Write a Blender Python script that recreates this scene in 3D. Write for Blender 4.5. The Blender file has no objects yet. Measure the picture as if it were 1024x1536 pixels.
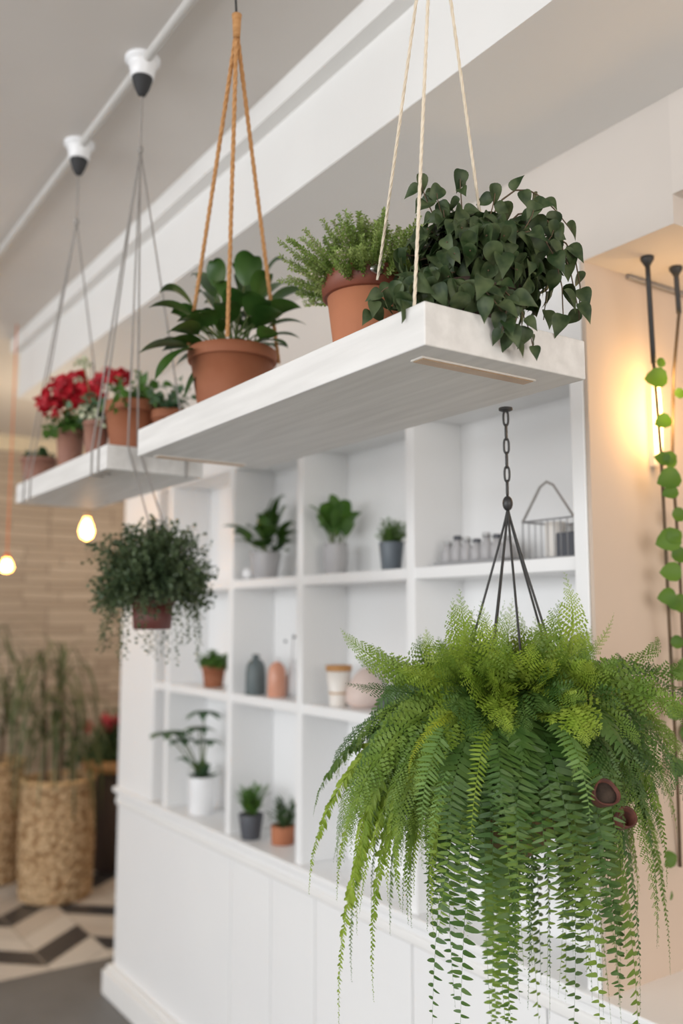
import bpy, math, random
import numpy as np
from mathutils import Vector as V
rnd = random.Random(7)
R = math.radians
scn = bpy.context.scene
COL = scn.collection

# ---------------------------------------------------------------- camera (eye at 0,0,1.6)
EYE = np.array([0, 0, 1.6]); FPX = 1350.0
PIT = math.atan(157 / FPX); YAW = math.atan(925 / math.hypot(FPX, 157))
cf = np.array([math.sin(YAW) * math.cos(PIT), math.cos(YAW) * math.cos(PIT), math.sin(PIT)])
cr = np.array([math.cos(YAW), -math.sin(YAW), 0.0])
cu = np.cross(cr, cf)
def ray(px, py): return cf * FPX + cr * (px - 512) - cu * (py - 768)
def P(px, py, D):
    return EYE + ray(px, py) * (D / FPX)
def onX(px, py, X): d = ray(px, py); return EYE + d * (X / d[0])
def onY(px, py, Y): d = ray(px, py); return EYE + d * (Y / d[1])
def onZ(px, py, Z): d = ray(px, py); return EYE + d * ((Z - 1.6) / d[2])

# ---------------------------------------------------------------- materials
def newmat(name):
    m = bpy.data.materials.new(name); m.use_nodes = True
    nt = m.node_tree; return m, nt, nt.nodes['Principled BSDF']
def N(nt, t, **kw):
    n = nt.nodes.new(t)
    for k, v in kw.items():
        if k in n.inputs: n.inputs[k].default_value = v
        else: setattr(n, k, v)
    return n
def c4(c): return (c[0], c[1], c[2], 1)
def ramp(nt, fac, a, b, p0=.35, p1=.65):
    r = N(nt, 'ShaderNodeValToRGB'); r.color_ramp.elements[0].color = c4(a); r.color_ramp.elements[1].color = c4(b)
    r.color_ramp.elements[0].position = p0; r.color_ramp.elements[1].position = p1
    nt.links.new(fac, r.inputs[0]); return r.outputs[0]
def plain(name, a, b=None, rough=.6, scale=8, stretch=(1, 1, 1), bump=0, bscale=60, metal=0, dist=.002, spec=.5):
    m, nt, p = newmat(name)
    tc = N(nt, 'ShaderNodeTexCoord'); mp = N(nt, 'ShaderNodeMapping'); mp.inputs['Scale'].default_value = stretch
    nt.links.new(tc.outputs['Object'], mp.inputs[0])
    nz = N(nt, 'ShaderNodeTexNoise', Scale=scale, Detail=4.0); nt.links.new(mp.outputs[0], nz.inputs['Vector'])
    b = b or tuple(x * .93 for x in a)
    nt.links.new(ramp(nt, nz.outputs['Fac'], a, b), p.inputs['Base Color'])
    p.inputs['Roughness'].default_value = rough; p.inputs['Metallic'].default_value = metal
    p.inputs['Specular IOR Level'].default_value = spec
    if bump:
        n2 = N(nt, 'ShaderNodeTexNoise', Scale=bscale, Detail=3.0); nt.links.new(mp.outputs[0], n2.inputs['Vector'])
        bp = N(nt, 'ShaderNodeBump', Strength=bump, Distance=dist); nt.links.new(n2.outputs['Fac'], bp.inputs['Height'])
        nt.links.new(bp.outputs[0], p.inputs['Normal'])
    return m
def leafmat(name, a, b, trans=.3, rough=.45, scale=14, objrand=0.0, c=None, spec=.4):
    m, nt, p = newmat(name)
    tc = N(nt, 'ShaderNodeTexCoord')
    nz = N(nt, 'ShaderNodeTexNoise', Scale=float(scale), Detail=2.0); nt.links.new(tc.outputs['Object'], nz.inputs['Vector'])
    col = ramp(nt, nz.outputs['Fac'], a, b, .35, .65)
    if objrand:
        oi = N(nt, 'ShaderNodeObjectInfo'); mx = N(nt, 'ShaderNodeMix', data_type='RGBA')
        ml = N(nt, 'ShaderNodeMath', operation='MULTIPLY'); ml.inputs[1].default_value = objrand
        nt.links.new(oi.outputs['Random'], ml.inputs[0]); nt.links.new(ml.outputs[0], mx.inputs['Factor'])
        nt.links.new(col, mx.inputs['A']); mx.inputs['B'].default_value = c4(c); col = mx.outputs['Result']
    nt.links.new(col, p.inputs['Base Color']); p.inputs['Roughness'].default_value = rough
    p.inputs['Specular IOR Level'].default_value = spec
    tr = N(nt, 'ShaderNodeBsdfTranslucent'); nt.links.new(col, tr.inputs['Color'])
    ms = N(nt, 'ShaderNodeMixShader'); ms.inputs[0].default_value = trans
    nt.links.new(p.outputs[0], ms.inputs[1]); nt.links.new(tr.outputs[0], ms.inputs[2])
    nt.links.new(ms.outputs[0], nt.nodes['Material Output'].inputs['Surface'])
    return m
def emis(name, col, s):
    m, nt, p = newmat(name); p.inputs['Emission Color'].default_value = c4(col); p.inputs['Emission Strength'].default_value = s
    p.inputs['Base Color'].default_value = c4(col); return m

M = {}
M['ceil'] = plain('ceiling paint', (.74, .70, .66), rough=.9, scale=1.5)
M['trim'] = plain('white trim paint', (.86, .85, .83), (.84, .83, .81), rough=.55, scale=3)
M['case'] = plain('white lacquer', (.89, .89, .885), (.87, .87, .87), rough=.35, scale=2)
M['fascia'] = plain('shade toned white paint', (.70, .64, .585), rough=.85, scale=2)  # white fascia paint with its warm shade put into the base colour
M['beige'] = plain('beige plaster', (.64, .52, .425), (.61, .495, .40), rough=.85, scale=2, bump=.1, bscale=30)
M['wash'] = plain('whitewashed wood', (.80, .785, .76), (.70, .685, .66), rough=.5, scale=5, stretch=(9, .7, 9), bump=.35, bscale=14, dist=.001)
M['dark_floor'] = plain('grey concrete', (.135, .13, .125), (.17, .165, .16), rough=.55, scale=3)
M['terra'] = plain('terracotta', (.27, .088, .038), (.34, .128, .062), rough=.75, scale=7, bump=.12, bscale=90)
M['terra_pale'] = plain('pale terracotta', (.46, .175, .085), (.41, .15, .075), rough=.8, scale=9, bump=.12, bscale=90)
M['terra_band'] = plain('glazed rust leather band', (.17, .045, .025), (.22, .06, .03), rough=.5, scale=20)
M['brownpot'] = plain('brown clay', (.26, .12, .085), (.32, .16, .11), rough=.7, scale=12, bump=.1)
M['redpot'] = plain('dark red plastic', (.13, .035, .028), rough=.5)
M['greypot'] = plain('grey stoneware', (.40, .39, .40), (.48, .47, .47), rough=.5, scale=20, stretch=(1, 1, .2))
M['darkgrey'] = plain('slate grey glaze', (.085, .09, .105), rough=.5)
M['bluegrey'] = plain('blue grey glaze', (.13, .155, .18), rough=.45)
M['sage'] = plain('dark sage ceramic', (.125, .155, .16), rough=.5, scale=20)
M['white_cer'] = plain('white ceramic', (.88, .88, .89), rough=.3)
M['cream'] = plain('cream ceramic', (.85, .80, .74), rough=.4)
M['copper'] = plain('copper glass', (.62, .28, .18), (.70, .36, .25), rough=.35)
M['peach'] = plain('peach blush ceramic', (.72, .58, .52), rough=.6)
M['gold'] = plain('brushed gold', (.46, .29, .15), (.56, .37, .21), rough=.35, scale=20, stretch=(1, 8, 1), metal=.2)
M['soil'] = plain('potting soil', (.03, .02, .014), (.06, .04, .028), rough=.95, scale=60, bump=.8, bscale=120)
M['rope_tan'] = plain('tan jute', (.58, .31, .13), (.48, .24, .09), rough=.9, scale=40, stretch=(1, 1, 4), bump=.6, bscale=160)
M['rope_cream'] = plain('cream cotton', (.80, .70, .56), (.72, .62, .48), rough=.9, scale=40, bump=.4, bscale=160)
M['rope_grey'] = plain('grey cable', (.34, .31, .29), (.28, .26, .24), rough=.7, scale=40)
M['black'] = plain('black metal', (.022, .022, .022), (.03, .03, .03), rough=.45)
M['matblack'] = plain('black rubber', (.03, .03, .032), rough=.7)
M['orange'] = plain('orange flex', (.80, .22, .06), rough=.6)
M['rattan'] = plain('rattan', (.50, .31, .14), (.66, .45, .24), rough=.7, scale=30)
M['rattan_dark'] = plain('dark wicker', (.07, .045, .035), rough=.7)
M['wood'] = plain('honey wood', (.55, .28, .10), (.48, .23, .08), rough=.5, scale=10)
M['steel'] = plain('brushed steel', (.55, .55, .55), rough=.3, metal=1)
M['wire_white'] = plain('grey white conduit', (.62, .60, .57), rough=.5)
M['wire'] = plain('grey wire', (.33, .33, .34), rough=.5)
M['bark'] = plain('stem brown', (.14, .09, .05), (.10, .07, .04), rough=.8)
M['stemg'] = plain('green stem', (.10, .16, .04), (.12, .14, .04), rough=.6)
M['cupdark'] = plain('dark fired clay', (.06, .018, .012), (.13, .035, .018), rough=.7, scale=60)
M['coir'] = plain('coir liner', (.20, .13, .05), (.12, .08, .03), rough=.95, scale=60, bump=.8, bscale=90)
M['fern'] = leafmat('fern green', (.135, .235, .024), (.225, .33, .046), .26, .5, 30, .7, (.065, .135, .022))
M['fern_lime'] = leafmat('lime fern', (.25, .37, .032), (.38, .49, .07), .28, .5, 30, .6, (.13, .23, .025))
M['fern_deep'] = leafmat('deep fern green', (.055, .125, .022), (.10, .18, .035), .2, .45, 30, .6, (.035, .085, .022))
M['fern_pale'] = leafmat('pale fern green', (.15, .27, .07), (.20, .34, .09), .3, .5, 12)
M['fern_yel'] = leafmat('yellowing fern', (.42, .45, .03), (.34, .42, .04), .35, .5, 12)
M['ivy'] = leafmat('dark green leaf', (.018, .042, .010), (.085, .118, .046), .14, .5, 45)
M['thyme'] = leafmat('light herb green', (.20, .31, .06), (.36, .45, .15), .35, .6, 30)
M['thymeflower'] = leafmat('small pale blossom', (.62, .55, .45), (.70, .62, .52), .2, .7, 30)
M['lily'] = leafmat('glossy leaf green', (.028, .08, .015), (.075, .155, .028), .22, .32, 12)
M['sageleaf'] = leafmat('blue green leaf', (.07, .15, .075), (.12, .21, .11), .25, .5, 12)
M['mid'] = leafmat('mid green leaf', (.06, .15, .025), (.11, .23, .04), .25, .45, 20)
M['darkleaf'] = leafmat('deep green leaf', (.03, .075, .025), (.06, .12, .04), .2, .45, 20)
M['hangleaf'] = leafmat('small grey green leaf', (.038, .065, .030), (.10, .14, .068), .2, .5, 20)
M['grass'] = leafmat('long grassy leaf', (.045, .075, .025), (.14, .17, .07), .25, .45, 3)
M['vine'] = leafmat('bright vine leaf', (.07, .17, .015), (.13, .25, .03), .35, .45, 8)
M['red'] = leafmat('crimson petal', (.42, .005, .018), (.60, .015, .03), .25, .5, 30)
M['pink'] = leafmat('pink petal', (.70, .10, .14), (.60, .06, .09), .25, .5, 30)
M['palepetal'] = leafmat('pale green petal', (.55, .60, .38), (.66, .66, .5), .25, .5, 30)
M['bulb'] = emis('bulb filament', (1, .56, .16), 60)
M['strip'] = emis('warm led', (1, .62, .25), 7)

# glass for the bulbs
m, nt, p = newmat('amber glass'); p.inputs['Base Color'].default_value = (1, .8, .5, 1)
p.inputs['Transmission Weight'].default_value = 1; p.inputs['Roughness'].default_value = .02; p.inputs['IOR'].default_value = 1.1
p.inputs['Emission Color'].default_value = (1, .50, .12, 1); p.inputs['Emission Strength'].default_value = 7.0
M['glass'] = m
# stacked stone
m, nt, p = newmat('stacked stone strips')
tc = N(nt, 'ShaderNodeTexCoord'); sp = N(nt, 'ShaderNodeSeparateXYZ'); cb = N(nt, 'ShaderNodeCombineXYZ')
nt.links.new(tc.outputs['Object'], sp.inputs[0]); nt.links.new(sp.outputs['X'], cb.inputs['X']); nt.links.new(sp.outputs['Z'], cb.inputs['Y'])
nz = N(nt, 'ShaderNodeTexNoise', Scale=3.0, Detail=3.0); nt.links.new(cb.outputs[0], nz.inputs['Vector'])
ad = N(nt, 'ShaderNodeVectorMath', operation='MULTIPLY_ADD'); ad.inputs[1].default_value = (.03, .03, 0)
nt.links.new(nz.outputs['Color'], ad.inputs[0]); nt.links.new(cb.outputs[0], ad.inputs[2])
br = N(nt, 'ShaderNodeTexBrick', offset=.37, offset_frequency=3, squash=.6, squash_frequency=4)
br.inputs['Scale'].default_value = 1; br.inputs['Brick Width'].default_value = .46; br.inputs['Row Height'].default_value = .062
br.inputs['Mortar Size'].default_value = .006; br.inputs['Mortar Smooth'].default_value = .3
br.inputs['Color1'].default_value = (.55, .46, .37, 1); br.inputs['Color2'].default_value = (.42, .34, .265, 1); br.inputs['Mortar'].default_value = (.30, .24, .185, 1)
nt.links.new(ad.outputs[0], br.inputs['Vector']); nt.links.new(br.outputs['Color'], p.inputs['Base Color']); p.inputs['Roughness'].default_value = .9
bp = N(nt, 'ShaderNodeBump', Strength=1.0, Distance=.02, invert=True); nt.links.new(br.outputs['Fac'], bp.inputs['Height']); nt.links.new(bp.outputs[0], p.inputs['Normal'])
M['stone'] = m
m, nt, p = newmat('woven rattan')
tc = N(nt, 'ShaderNodeTexCoord'); vo = N(nt, 'ShaderNodeTexVoronoi', Scale=30.0); mp = N(nt, 'ShaderNodeMapping'); mp.inputs['Scale'].default_value = (1, 1, 1.3)
nt.links.new(tc.outputs['Object'], mp.inputs[0]); nt.links.new(mp.outputs[0], vo.inputs['Vector'])
nt.links.new(ramp(nt, vo.outputs['Distance'], (.78, .56, .33), (.34, .19, .08), .25, .75), p.inputs['Base Color']); p.inputs['Roughness'].default_value = .65
bp = N(nt, 'ShaderNodeBump', Strength=1.0, Distance=.02, invert=True); nt.links.new(vo.outputs['Distance'], bp.inputs['Height']); nt.links.new(bp.outputs[0], p.inputs['Normal'])
M['weave'] = m
# chevron tiles
m, nt, p = newmat('chevron tiles')
tc = N(nt, 'ShaderNodeTexCoord'); sp = N(nt, 'ShaderNodeSeparateXYZ'); nt.links.new(tc.outputs['Object'], sp.inputs[0])
def mth(op, a, b=None):
    n = N(nt, 'ShaderNodeMath', operation=op)
    for i, x in enumerate((a, b)):
        if x is None: continue
        if isinstance(x, (int, float)): n.inputs[i].default_value = x
        else: nt.links.new(x, n.inputs[i])
    return n.outputs[0]
u = mth('DIVIDE', mth('ADD', sp.outputs['X'], 20.07), .30)
zig = mth('PINGPONG', u, 1.0)
v = mth('ADD', mth('DIVIDE', mth('ADD', sp.outputs['Y'], 20.0), .21), mth('MULTIPLY', zig, 1.3))
cell = mth('FLOOR', v); uf = mth('FLOOR', u)
k3 = mth('MODULO', mth('ADD', cell, mth('FLOOR', mth('DIVIDE', uf, 2.0))), 3.0); dark = mth('LESS_THAN', k3, .5)
g1 = mth('LESS_THAN', mth('FRACT', v), .04); g2 = mth('LESS_THAN', mth('FRACT', u), .02); gr = mth('MAXIMUM', g1, g2)
wn = N(nt, 'ShaderNodeTexWhiteNoise', noise_dimensions='2D'); cb = N(nt, 'ShaderNodeCombineXYZ'); nt.links.new(cell, cb.inputs[0]); nt.links.new(uf, cb.inputs[1]); nt.links.new(cb.outputs[0], wn.inputs['Vector'])
lightc = ramp(nt, wn.outputs['Value'], (.72, .69, .64), (.55, .49, .43), 0, 1)
mx = N(nt, 'ShaderNodeMix', data_type='RGBA'); nt.links.new(dark, mx.inputs['Factor']); nt.links.new(lightc, mx.inputs['A']); mx.inputs['B'].default_value = (.05, .05, .055, 1)
mx2 = N(nt, 'ShaderNodeMix', data_type='RGBA'); nt.links.new(gr, mx2.inputs['Factor']); nt.links.new(mx.outputs['Result'], mx2.inputs['A']); mx2.inputs['B'].default_value = (.35, .32, .28, 1)
nt.links.new(mx2.outputs['Result'], p.inputs['Base Color']); p.inputs['Roughness'].default_value = .35
M['tiles'] = m

# ---------------------------------------------------------------- mesh builder
class MB:
    def __init__(s): s.v = []; s.f = []; s.n = 0; s.mi = None
    def add(s, verts, faces):
        verts = np.asarray(verts, float); s.v.append(verts)
        for f in faces: s.f.append(tuple(i + s.n for i in f))
        s.n += len(verts)
    def inst(s, tv, tf, mats, offs):
        # place the template (n,3) under many 3x3 matrices and offsets
        mats = np.asarray(mats); offs = np.asarray(offs)
        if len(mats) == 0: return
        vv = np.einsum('mij,nj->mni', mats, tv) + offs[:, None, :]
        k = len(tv); s.v.append(vv.reshape(-1, 3))
        base = s.n
        for i in range(len(mats)):
            b = base + i * k
            for f in tf: s.f.append(tuple(j + b for j in f))
        s.n += k * len(mats)
    def build(s, name, mat, parent=None, smooth=True, origin=None, kind=None):
        me = bpy.data.meshes.new(name)
        vv = np.concatenate(s.v) if s.v else np.zeros((0, 3))
        o = bpy.data.objects.new(name, me); COL.objects.link(o)
        if parent is not None: off = np.array(WL[parent.name])
        elif origin is not None: off = np.array(origin, float)
        else: off = np.array([(vv[:, 0].min() + vv[:, 0].max()) / 2, (vv[:, 1].min() + vv[:, 1].max()) / 2, vv[:, 2].min()])
        me.from_pydata((vv - off).tolist(), [], s.f)
        for mm_ in (mat if isinstance(mat, list) else [mat]): me.materials.append(mm_)
        if s.mi is not None: me.polygons.foreach_set('material_index', s.mi)
        if smooth: me.shade_smooth()
        if parent is not None: o.parent = parent
        else: o.location = off
        WL[o.name] = tuple(off)
        if kind: o['kind'] = kind
        return o
    def box(s, a, b):
        x0, y0, z0 = a; x1, y1, z1 = b
        s.add([(x0, y0, z0), (x1, y0, z0), (x1, y1, z0), (x0, y1, z0), (x0, y0, z1), (x1, y0, z1), (x1, y1, z1), (x0, y1, z1)],
              [(0, 3, 2, 1), (4, 5, 6, 7), (0, 1, 5, 4), (1, 2, 6, 5), (2, 3, 7, 6), (3, 0, 4, 7)]); return s
    def lathe(s, c, prof, n=40, tilt=None, fn=None):
        c = np.array(c, float); vs = []; fs = []
        for j, (r, z) in enumerate(prof):
            for i in range(n):
                a = 2 * math.pi * i / n; rr = r + (fn(a, z, i, j) if fn else 0)
                vs.append((rr * math.cos(a), rr * math.sin(a), z))
        for j in range(len(prof) - 1):
            for i in range(n):
                i2 = (i + 1) % n; fs.append((j * n + i, j * n + i2, (j + 1) * n + i2, (j + 1) * n + i))
        fs.append(tuple(range(n))[::-1]); k = (len(prof) - 1) * n; fs.append(tuple(range(k, k + n)))
        vs = np.array(vs)
        if tilt is not None: vs = vs @ np.array(tilt).T
        s.add(vs + c, fs); return s
    def tube(s, pts, r, n=8, closed=False):
        pts = [np.array(q, float) for q in pts]; m = len(pts); vs = []; fs = []
        ref = None
        for i, q in enumerate(pts):
            t = (pts[(i + 1) % m] - pts[i - 1]) if closed else (pts[min(i + 1, m - 1)] - pts[max(i - 1, 0)])
            t = t / (np.linalg.norm(t) + 1e-9)
            if ref is None: ref = np.array([0, 0, 1.]) if abs(t[2]) < .9 else np.array([1., 0, 0])
            a = ref - t * np.dot(ref, t); a /= np.linalg.norm(a) + 1e-9; b = np.cross(t, a); ref = a
            rr = r(i / (m - 1)) if callable(r) else r
            for k in range(n):
                w = 2 * math.pi * k / n; vs.append(q + (a * math.cos(w) + b * math.sin(w)) * rr)
        mm = m if closed else m - 1
        for i in range(mm):
            for k in range(n):
                k2 = (k + 1) % n; i2 = (i + 1) % m
                fs.append((i * n + k, i * n + k2, i2 * n + k2, i2 * n + k))
        if not closed: fs.append(tuple(range(n))[::-1]); fs.append(tuple(range((m - 1) * n, m * n)))
        s.add(vs, fs); return s
    def ball(s, c, r, n=12, sc=(1, 1, 1)):
        prof = [(max(1e-4, r * math.sin(math.pi * j / n)), -r * math.cos(math.pi * j / n)) for j in range(n + 1)]
        t = MB(); t.lathe((0, 0, 0), prof, n * 2)
        s.add(t.v[0] * np.array(sc) + np.array(c), t.f); return s
WL = {}
def bevel(o, w=.003, seg=2):
    m = o.modifiers.new('bevel', 'BEVEL'); m.width = w; m.segments = seg; m.limit_method = 'ANGLE'
    o.data.shade_smooth(); o.modifiers.new('wn', 'WEIGHTED_NORMAL'); return o
def thing(name, label, cat, loc, group=None):
    o = bpy.data.objects.new(name, None); COL.objects.link(o); o.empty_display_size = .05
    o.location = loc; WL[o.name] = tuple(loc); tag(o, label, cat, group); return o
def tag(o, label=None, cat=None, group=None, kind=None):
    if label: o['label'] = label
    if cat: o['category'] = cat
    if group: o['group'] = group
    if kind: o['kind'] = kind
    return o
def struct(name, mb, mat, smooth=False): return tag(mb.build(name, mat, smooth=smooth), kind='structure')
def nrm(a): return a / (np.linalg.norm(a) + 1e-9)
def bez(p0, p1, p2, p3=None, n=24):
    p0, p1, p2 = map(lambda q: np.array(q, float), (p0, p1, p2)); out = []
    for i in range(n + 1):
        t = i / n
        if p3 is None: out.append(p0 * (1 - t) ** 2 + 2 * p1 * t * (1 - t) + p2 * t * t)
        else: out.append(p0 * (1 - t) ** 3 + 3 * p1 * t * (1 - t) ** 2 + 3 * p2 * t * t * (1 - t) + np.array(p3) * t ** 3)
    return out
def arc_path(p, d, L, g, n=24):
    p = np.array(p, float); d = nrm(np.array(d, float)); ds = L / n; out = [p.copy()]
    for i in range(n):
        d = nrm(d + np.array([0, 0, -1.]) * g * ds); p = p + d * ds; out.append(p.copy())
    return out

# leaf templates : x along, y across, z normal
def leaf_t(rows, fold=.15, curl=.25):
    v = [(0, 0, 0)]; f = []
    for t, w in rows: v += [(t, -w, fold * w * 2 - curl * t * t), (t, 0, -curl * t * t), (t, w, fold * w * 2 - curl * t * t)]
    v.append((1, 0, -curl)); k = len(rows); tip = len(v) - 1
    f += [(0, 2, 1), (0, 3, 2)]
    for i in range(k - 1):
        a = 1 + i * 3; f += [(a, a + 1, a + 4, a + 3), (a + 1, a + 2, a + 5, a + 4)]
    a = 1 + (k - 1) * 3; f += [(a, a + 1, tip), (a + 1, a + 2, tip)]
    return np.array(v, float), f
T_HEART = leaf_t([(.02, .12), (.07, .24), (.16, .33), (.28, .37), (.42, .355), (.56, .295), (.70, .20), (.82, .11), (.92, .045)], .2, .38)
T_OVAL = leaf_t([(.15, .17), (.4, .27), (.7, .2)], .2, .2)
T_ROUND = leaf_t([(.08, .28), (.3, .46), (.6, .44), (.85, .24)], .15, .15)
T_LANCE = leaf_t([(.1, .07), (.35, .13), (.7, .09)], .2, .3)
T_PINNA = (np.array([(0, -.08, 0), (0, .12, 0), (.12, .22, .02), (.12, -.17, .02), (.5, .18, .0), (.5, -.17, .0), (.82, .10, -.05), (.82, -.10, -.05), (1, 0, -.10)]),
           [(0, 1, 2, 3), (3, 2, 4, 5), (5, 4, 6, 7), (7, 6, 8)])
def pinna_t(w):
    return (np.array([(0, -.4 * w, 0), (0, .6 * w, 0), (.12, w, .02), (.12, -.8 * w, .02), (.5, .8 * w, .0), (.5, -.78 * w, .0), (.82, .45 * w, -.05), (.82, -.45 * w, -.05), (1, 0, -.10)]),
            [(0, 1, 2, 3), (3, 2, 4, 5), (5, 4, 6, 7), (7, 6, 8)])
T_LONG = pinna_t(.135); T_SMALL = leaf_t([(.2, .16), (.6, .19)], .15, .25)
T_TINY = (np.array([(0, 0, 0), (.45, .30, .05), (1, 0, -.05), (.45, -.30, .05)]), [(0, 3, 2, 1)])
def lace_t(k=6):
    v = []; f = []
    for i in range(k):
        t = (i + .4) / k; L = .36 * (1 - .5 * t)
        for sg in (-1, 1):
            a = R(62) * sg; d = np.array([math.cos(a), math.sin(a)]); q = np.array([-d[1], d[0]])
            for uu, ww in ((0, 0), (.45, .27), (1, 0), (.45, -.27)):
                xy = np.array([t, 0]) + d * uu * L + q * ww * L; v.append((xy[0], xy[1], -.12 * t * t + .05 * uu))
            n = len(v); f.append((n - 4, n - 1, n - 2, n - 3))
    v += [(.9, .06, -.1), (1.08, 0, -.14), (.9, -.06, -.1)]; n = len(v); f.append((n - 3, n - 1, n - 2))
    return np.array(v, float), f
T_LACE = lace_t(5)

def frame_mats(T, Nn, L):
    T = nrm(T); Nn = nrm(Nn - T * np.dot(Nn, T)); S = np.cross(Nn, T)
    return np.stack([T * L, S * L, Nn * L], axis=1)
def samp(path, t):
    m = len(path) - 1; x = min(max(t, 0), .9999) * m; i = int(x); a = x - i
    return path[i] * (1 - a) + path[i + 1] * a, nrm(path[i + 1] - path[i])
def plen(path): return sum(np.linalg.norm(path[i + 1] - path[i]) for i in range(len(path) - 1))

SUNW = np.array([-.60, -.78, .15])   # the fronds turn towards the window side
def frond(mb, path, centre, Lmax, pitch, tmpl, fwd=68, start=.06, rachis=.0011, jit=.12, pw=.8, droop=.12, roll=None, wild=.4):
    L = plen(path); n = int(L * (1 - start) / pitch); mats = []; offs = []
    for i in range(n):
        u = i / max(n - 1, 1); t = start + (1 - start) * u
        p, T = samp(path, t)
        rad = p - centre; rad[2] = 0; rad = nrm(rad)
        Nn = rad * .45 + SUNW * .8 + np.array([0, 0, .3]); Nn = nrm(Nn - T * np.dot(Nn, T)); S = np.cross(Nn, T)
        if roll is None: roll = rnd.uniform(-.45, .45)
        if roll: Nn, S = Nn * math.cos(roll) + S * math.sin(roll), S * math.cos(roll) - Nn * math.sin(roll)
        ll = Lmax * (min(1, (u + .12) * 4.0) * (1 - u ** 2.2) ** (pw * (1.6 if tmpl is not T_PINNA else 1.0)) + .08)
        for sg in (-1, 1):
            a = R(fwd + rnd.uniform(-8, 8) - (22 * u if fwd < 70 else 6 * u))
            d = T * math.cos(a) + S * sg * math.sin(a) - Nn * rnd.uniform(0, .28) + np.array([0, 0, -droop])
            nn = Nn + S * rnd.uniform(-wild, wild) + T * rnd.uniform(-wild, wild)
            mats.append(frame_mats(d, nn, ll * rnd.uniform(1 - jit, 1 + jit))); offs.append(p + T * (.3 * pitch * sg))
    mb.inst(tmpl[0], tmpl[1], mats, offs)
    mb.tube(path[::2] + [path[-1]] if len(path) % 2 == 0 else path[::2], lambda t: rachis * (1.15 - t), 4)

def sprig(lf, st, path, tmpl, size, pitch, sr=.001, spread=55, start=.1, hang=0.0, taper=.3, face=None, jit=.25):
    L = plen(path); n = max(1, int(L * (1 - start) / pitch)); mats = []; offs = []; ang = rnd.uniform(0, 6)
    for i in range(n):
        t = start + (1 - start) * (i + .5) / n; p, T = samp(path, t)
        ref = np.array([0, 0, 1.]) if abs(T[2]) < .9 else np.array([1., 0, 0])
        a = nrm(np.cross(T, ref)); b = np.cross(T, a); ang += 2.4
        o = a * math.cos(ang) + b * math.sin(ang); sp = R(spread + rnd.uniform(-15, 15))
        d = T * math.cos(sp) + o * math.sin(sp) + np.array([0, 0, -hang])
        nn = np.array([0, 0, .8]) + o * .4 - T * .2
        if face is not None: nn = nn * .4 + np.array(face)
        nn = nn + np.array([rnd.uniform(-.35, .35) for _ in range(3)])
        mats.append(frame_mats(d, nn, size * rnd.uniform(1 - jit, 1 + jit) * (1 - taper * t))); offs.append(p + nrm(d) * size * .06)
    lf.inst(tmpl[0], tmpl[1], mats, offs)
    if st is not None: st.tube(path[::3] + [path[-1]], lambda t: sr * (1.2 - .7 * t), 5)

def blade(mb, path, w, prof=None, ref=(0, 0, 1), fold=.12):
    n = len(path); vs = []; fs = []
    prof = prof or (lambda t: math.sin(math.pi * min(1, t ** .75 + .02)) ** .8)
    for i, p in enumerate(path):
        t = i / (n - 1); T = nrm(path[min(i + 1, n - 1)] - path[max(i - 1, 0)])
        S = nrm(np.cross(np.array(ref, float), T)); Nn = np.cross(T, S); ww = w * max(.02, prof(t)) / 2
        vs += [p - S * ww + Nn * fold * ww * 2, p, p + S * ww + Nn * fold * ww * 2]
    for i in range(n - 1):
        a = i * 3; fs += [(a, a + 1, a + 4, a + 3), (a + 1, a + 2, a + 5, a + 4)]
    mb.add(vs, fs)

def rdir(el0, el1, az0=0, az1=2 * math.pi):
    a = rnd.uniform(az0, az1); e = R(rnd.uniform(el0, el1))
    return np.array([math.cos(a) * math.cos(e), math.sin(a) * math.cos(e), math.sin(e)])

def potprof(r, h, rim=.15, base=.72, lip=.06, wall=.07):
    return [(r * base * .93, 0), (r * base, h * .02), (r * (1 - lip), h * (1 - rim)), (r * (1 - lip), h * (1 - rim)), (r, h * (1 - rim)),
            (r * 1.01, h * (1 - rim) + h * .015), (r * 1.01, h * .985), (r * .99, h), (r * (1 - wall), h), (r * (1 - wall - .01), h * .93), (r * .8, h * .86)]
def cylprof(r, h, base=.9):
    return [(r * base * .95, 0), (r * base, h * .03), (r, h * .98), (r * .985, h), (r * .92, h), (r * .91, h * .9), (r * .8, h * .86)]
def potted(name, label, cat, base, r, h, mat, group=None, kind='rim', rim=.15, soil=True, n=40, bs=None):
    t = thing(name, label, cat, tuple(base), group)
    mb = MB().lathe(base, potprof(r, h, rim, bs or .72) if kind == 'rim' else cylprof(r, h, bs or .9), n)
    mb.build('pot', mat, t)
    if soil: MB().lathe((base[0], base[1], base[2] + h * .80), [(r * .3, 0), (r * .84, 0), (r * .84, h * .08), (r * .4, h * .11), (r * .02, h * .12)], 24).build('soil', M['soil'], t)
    return t, np.array([base[0], base[1], base[2] + h * .9])

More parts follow.
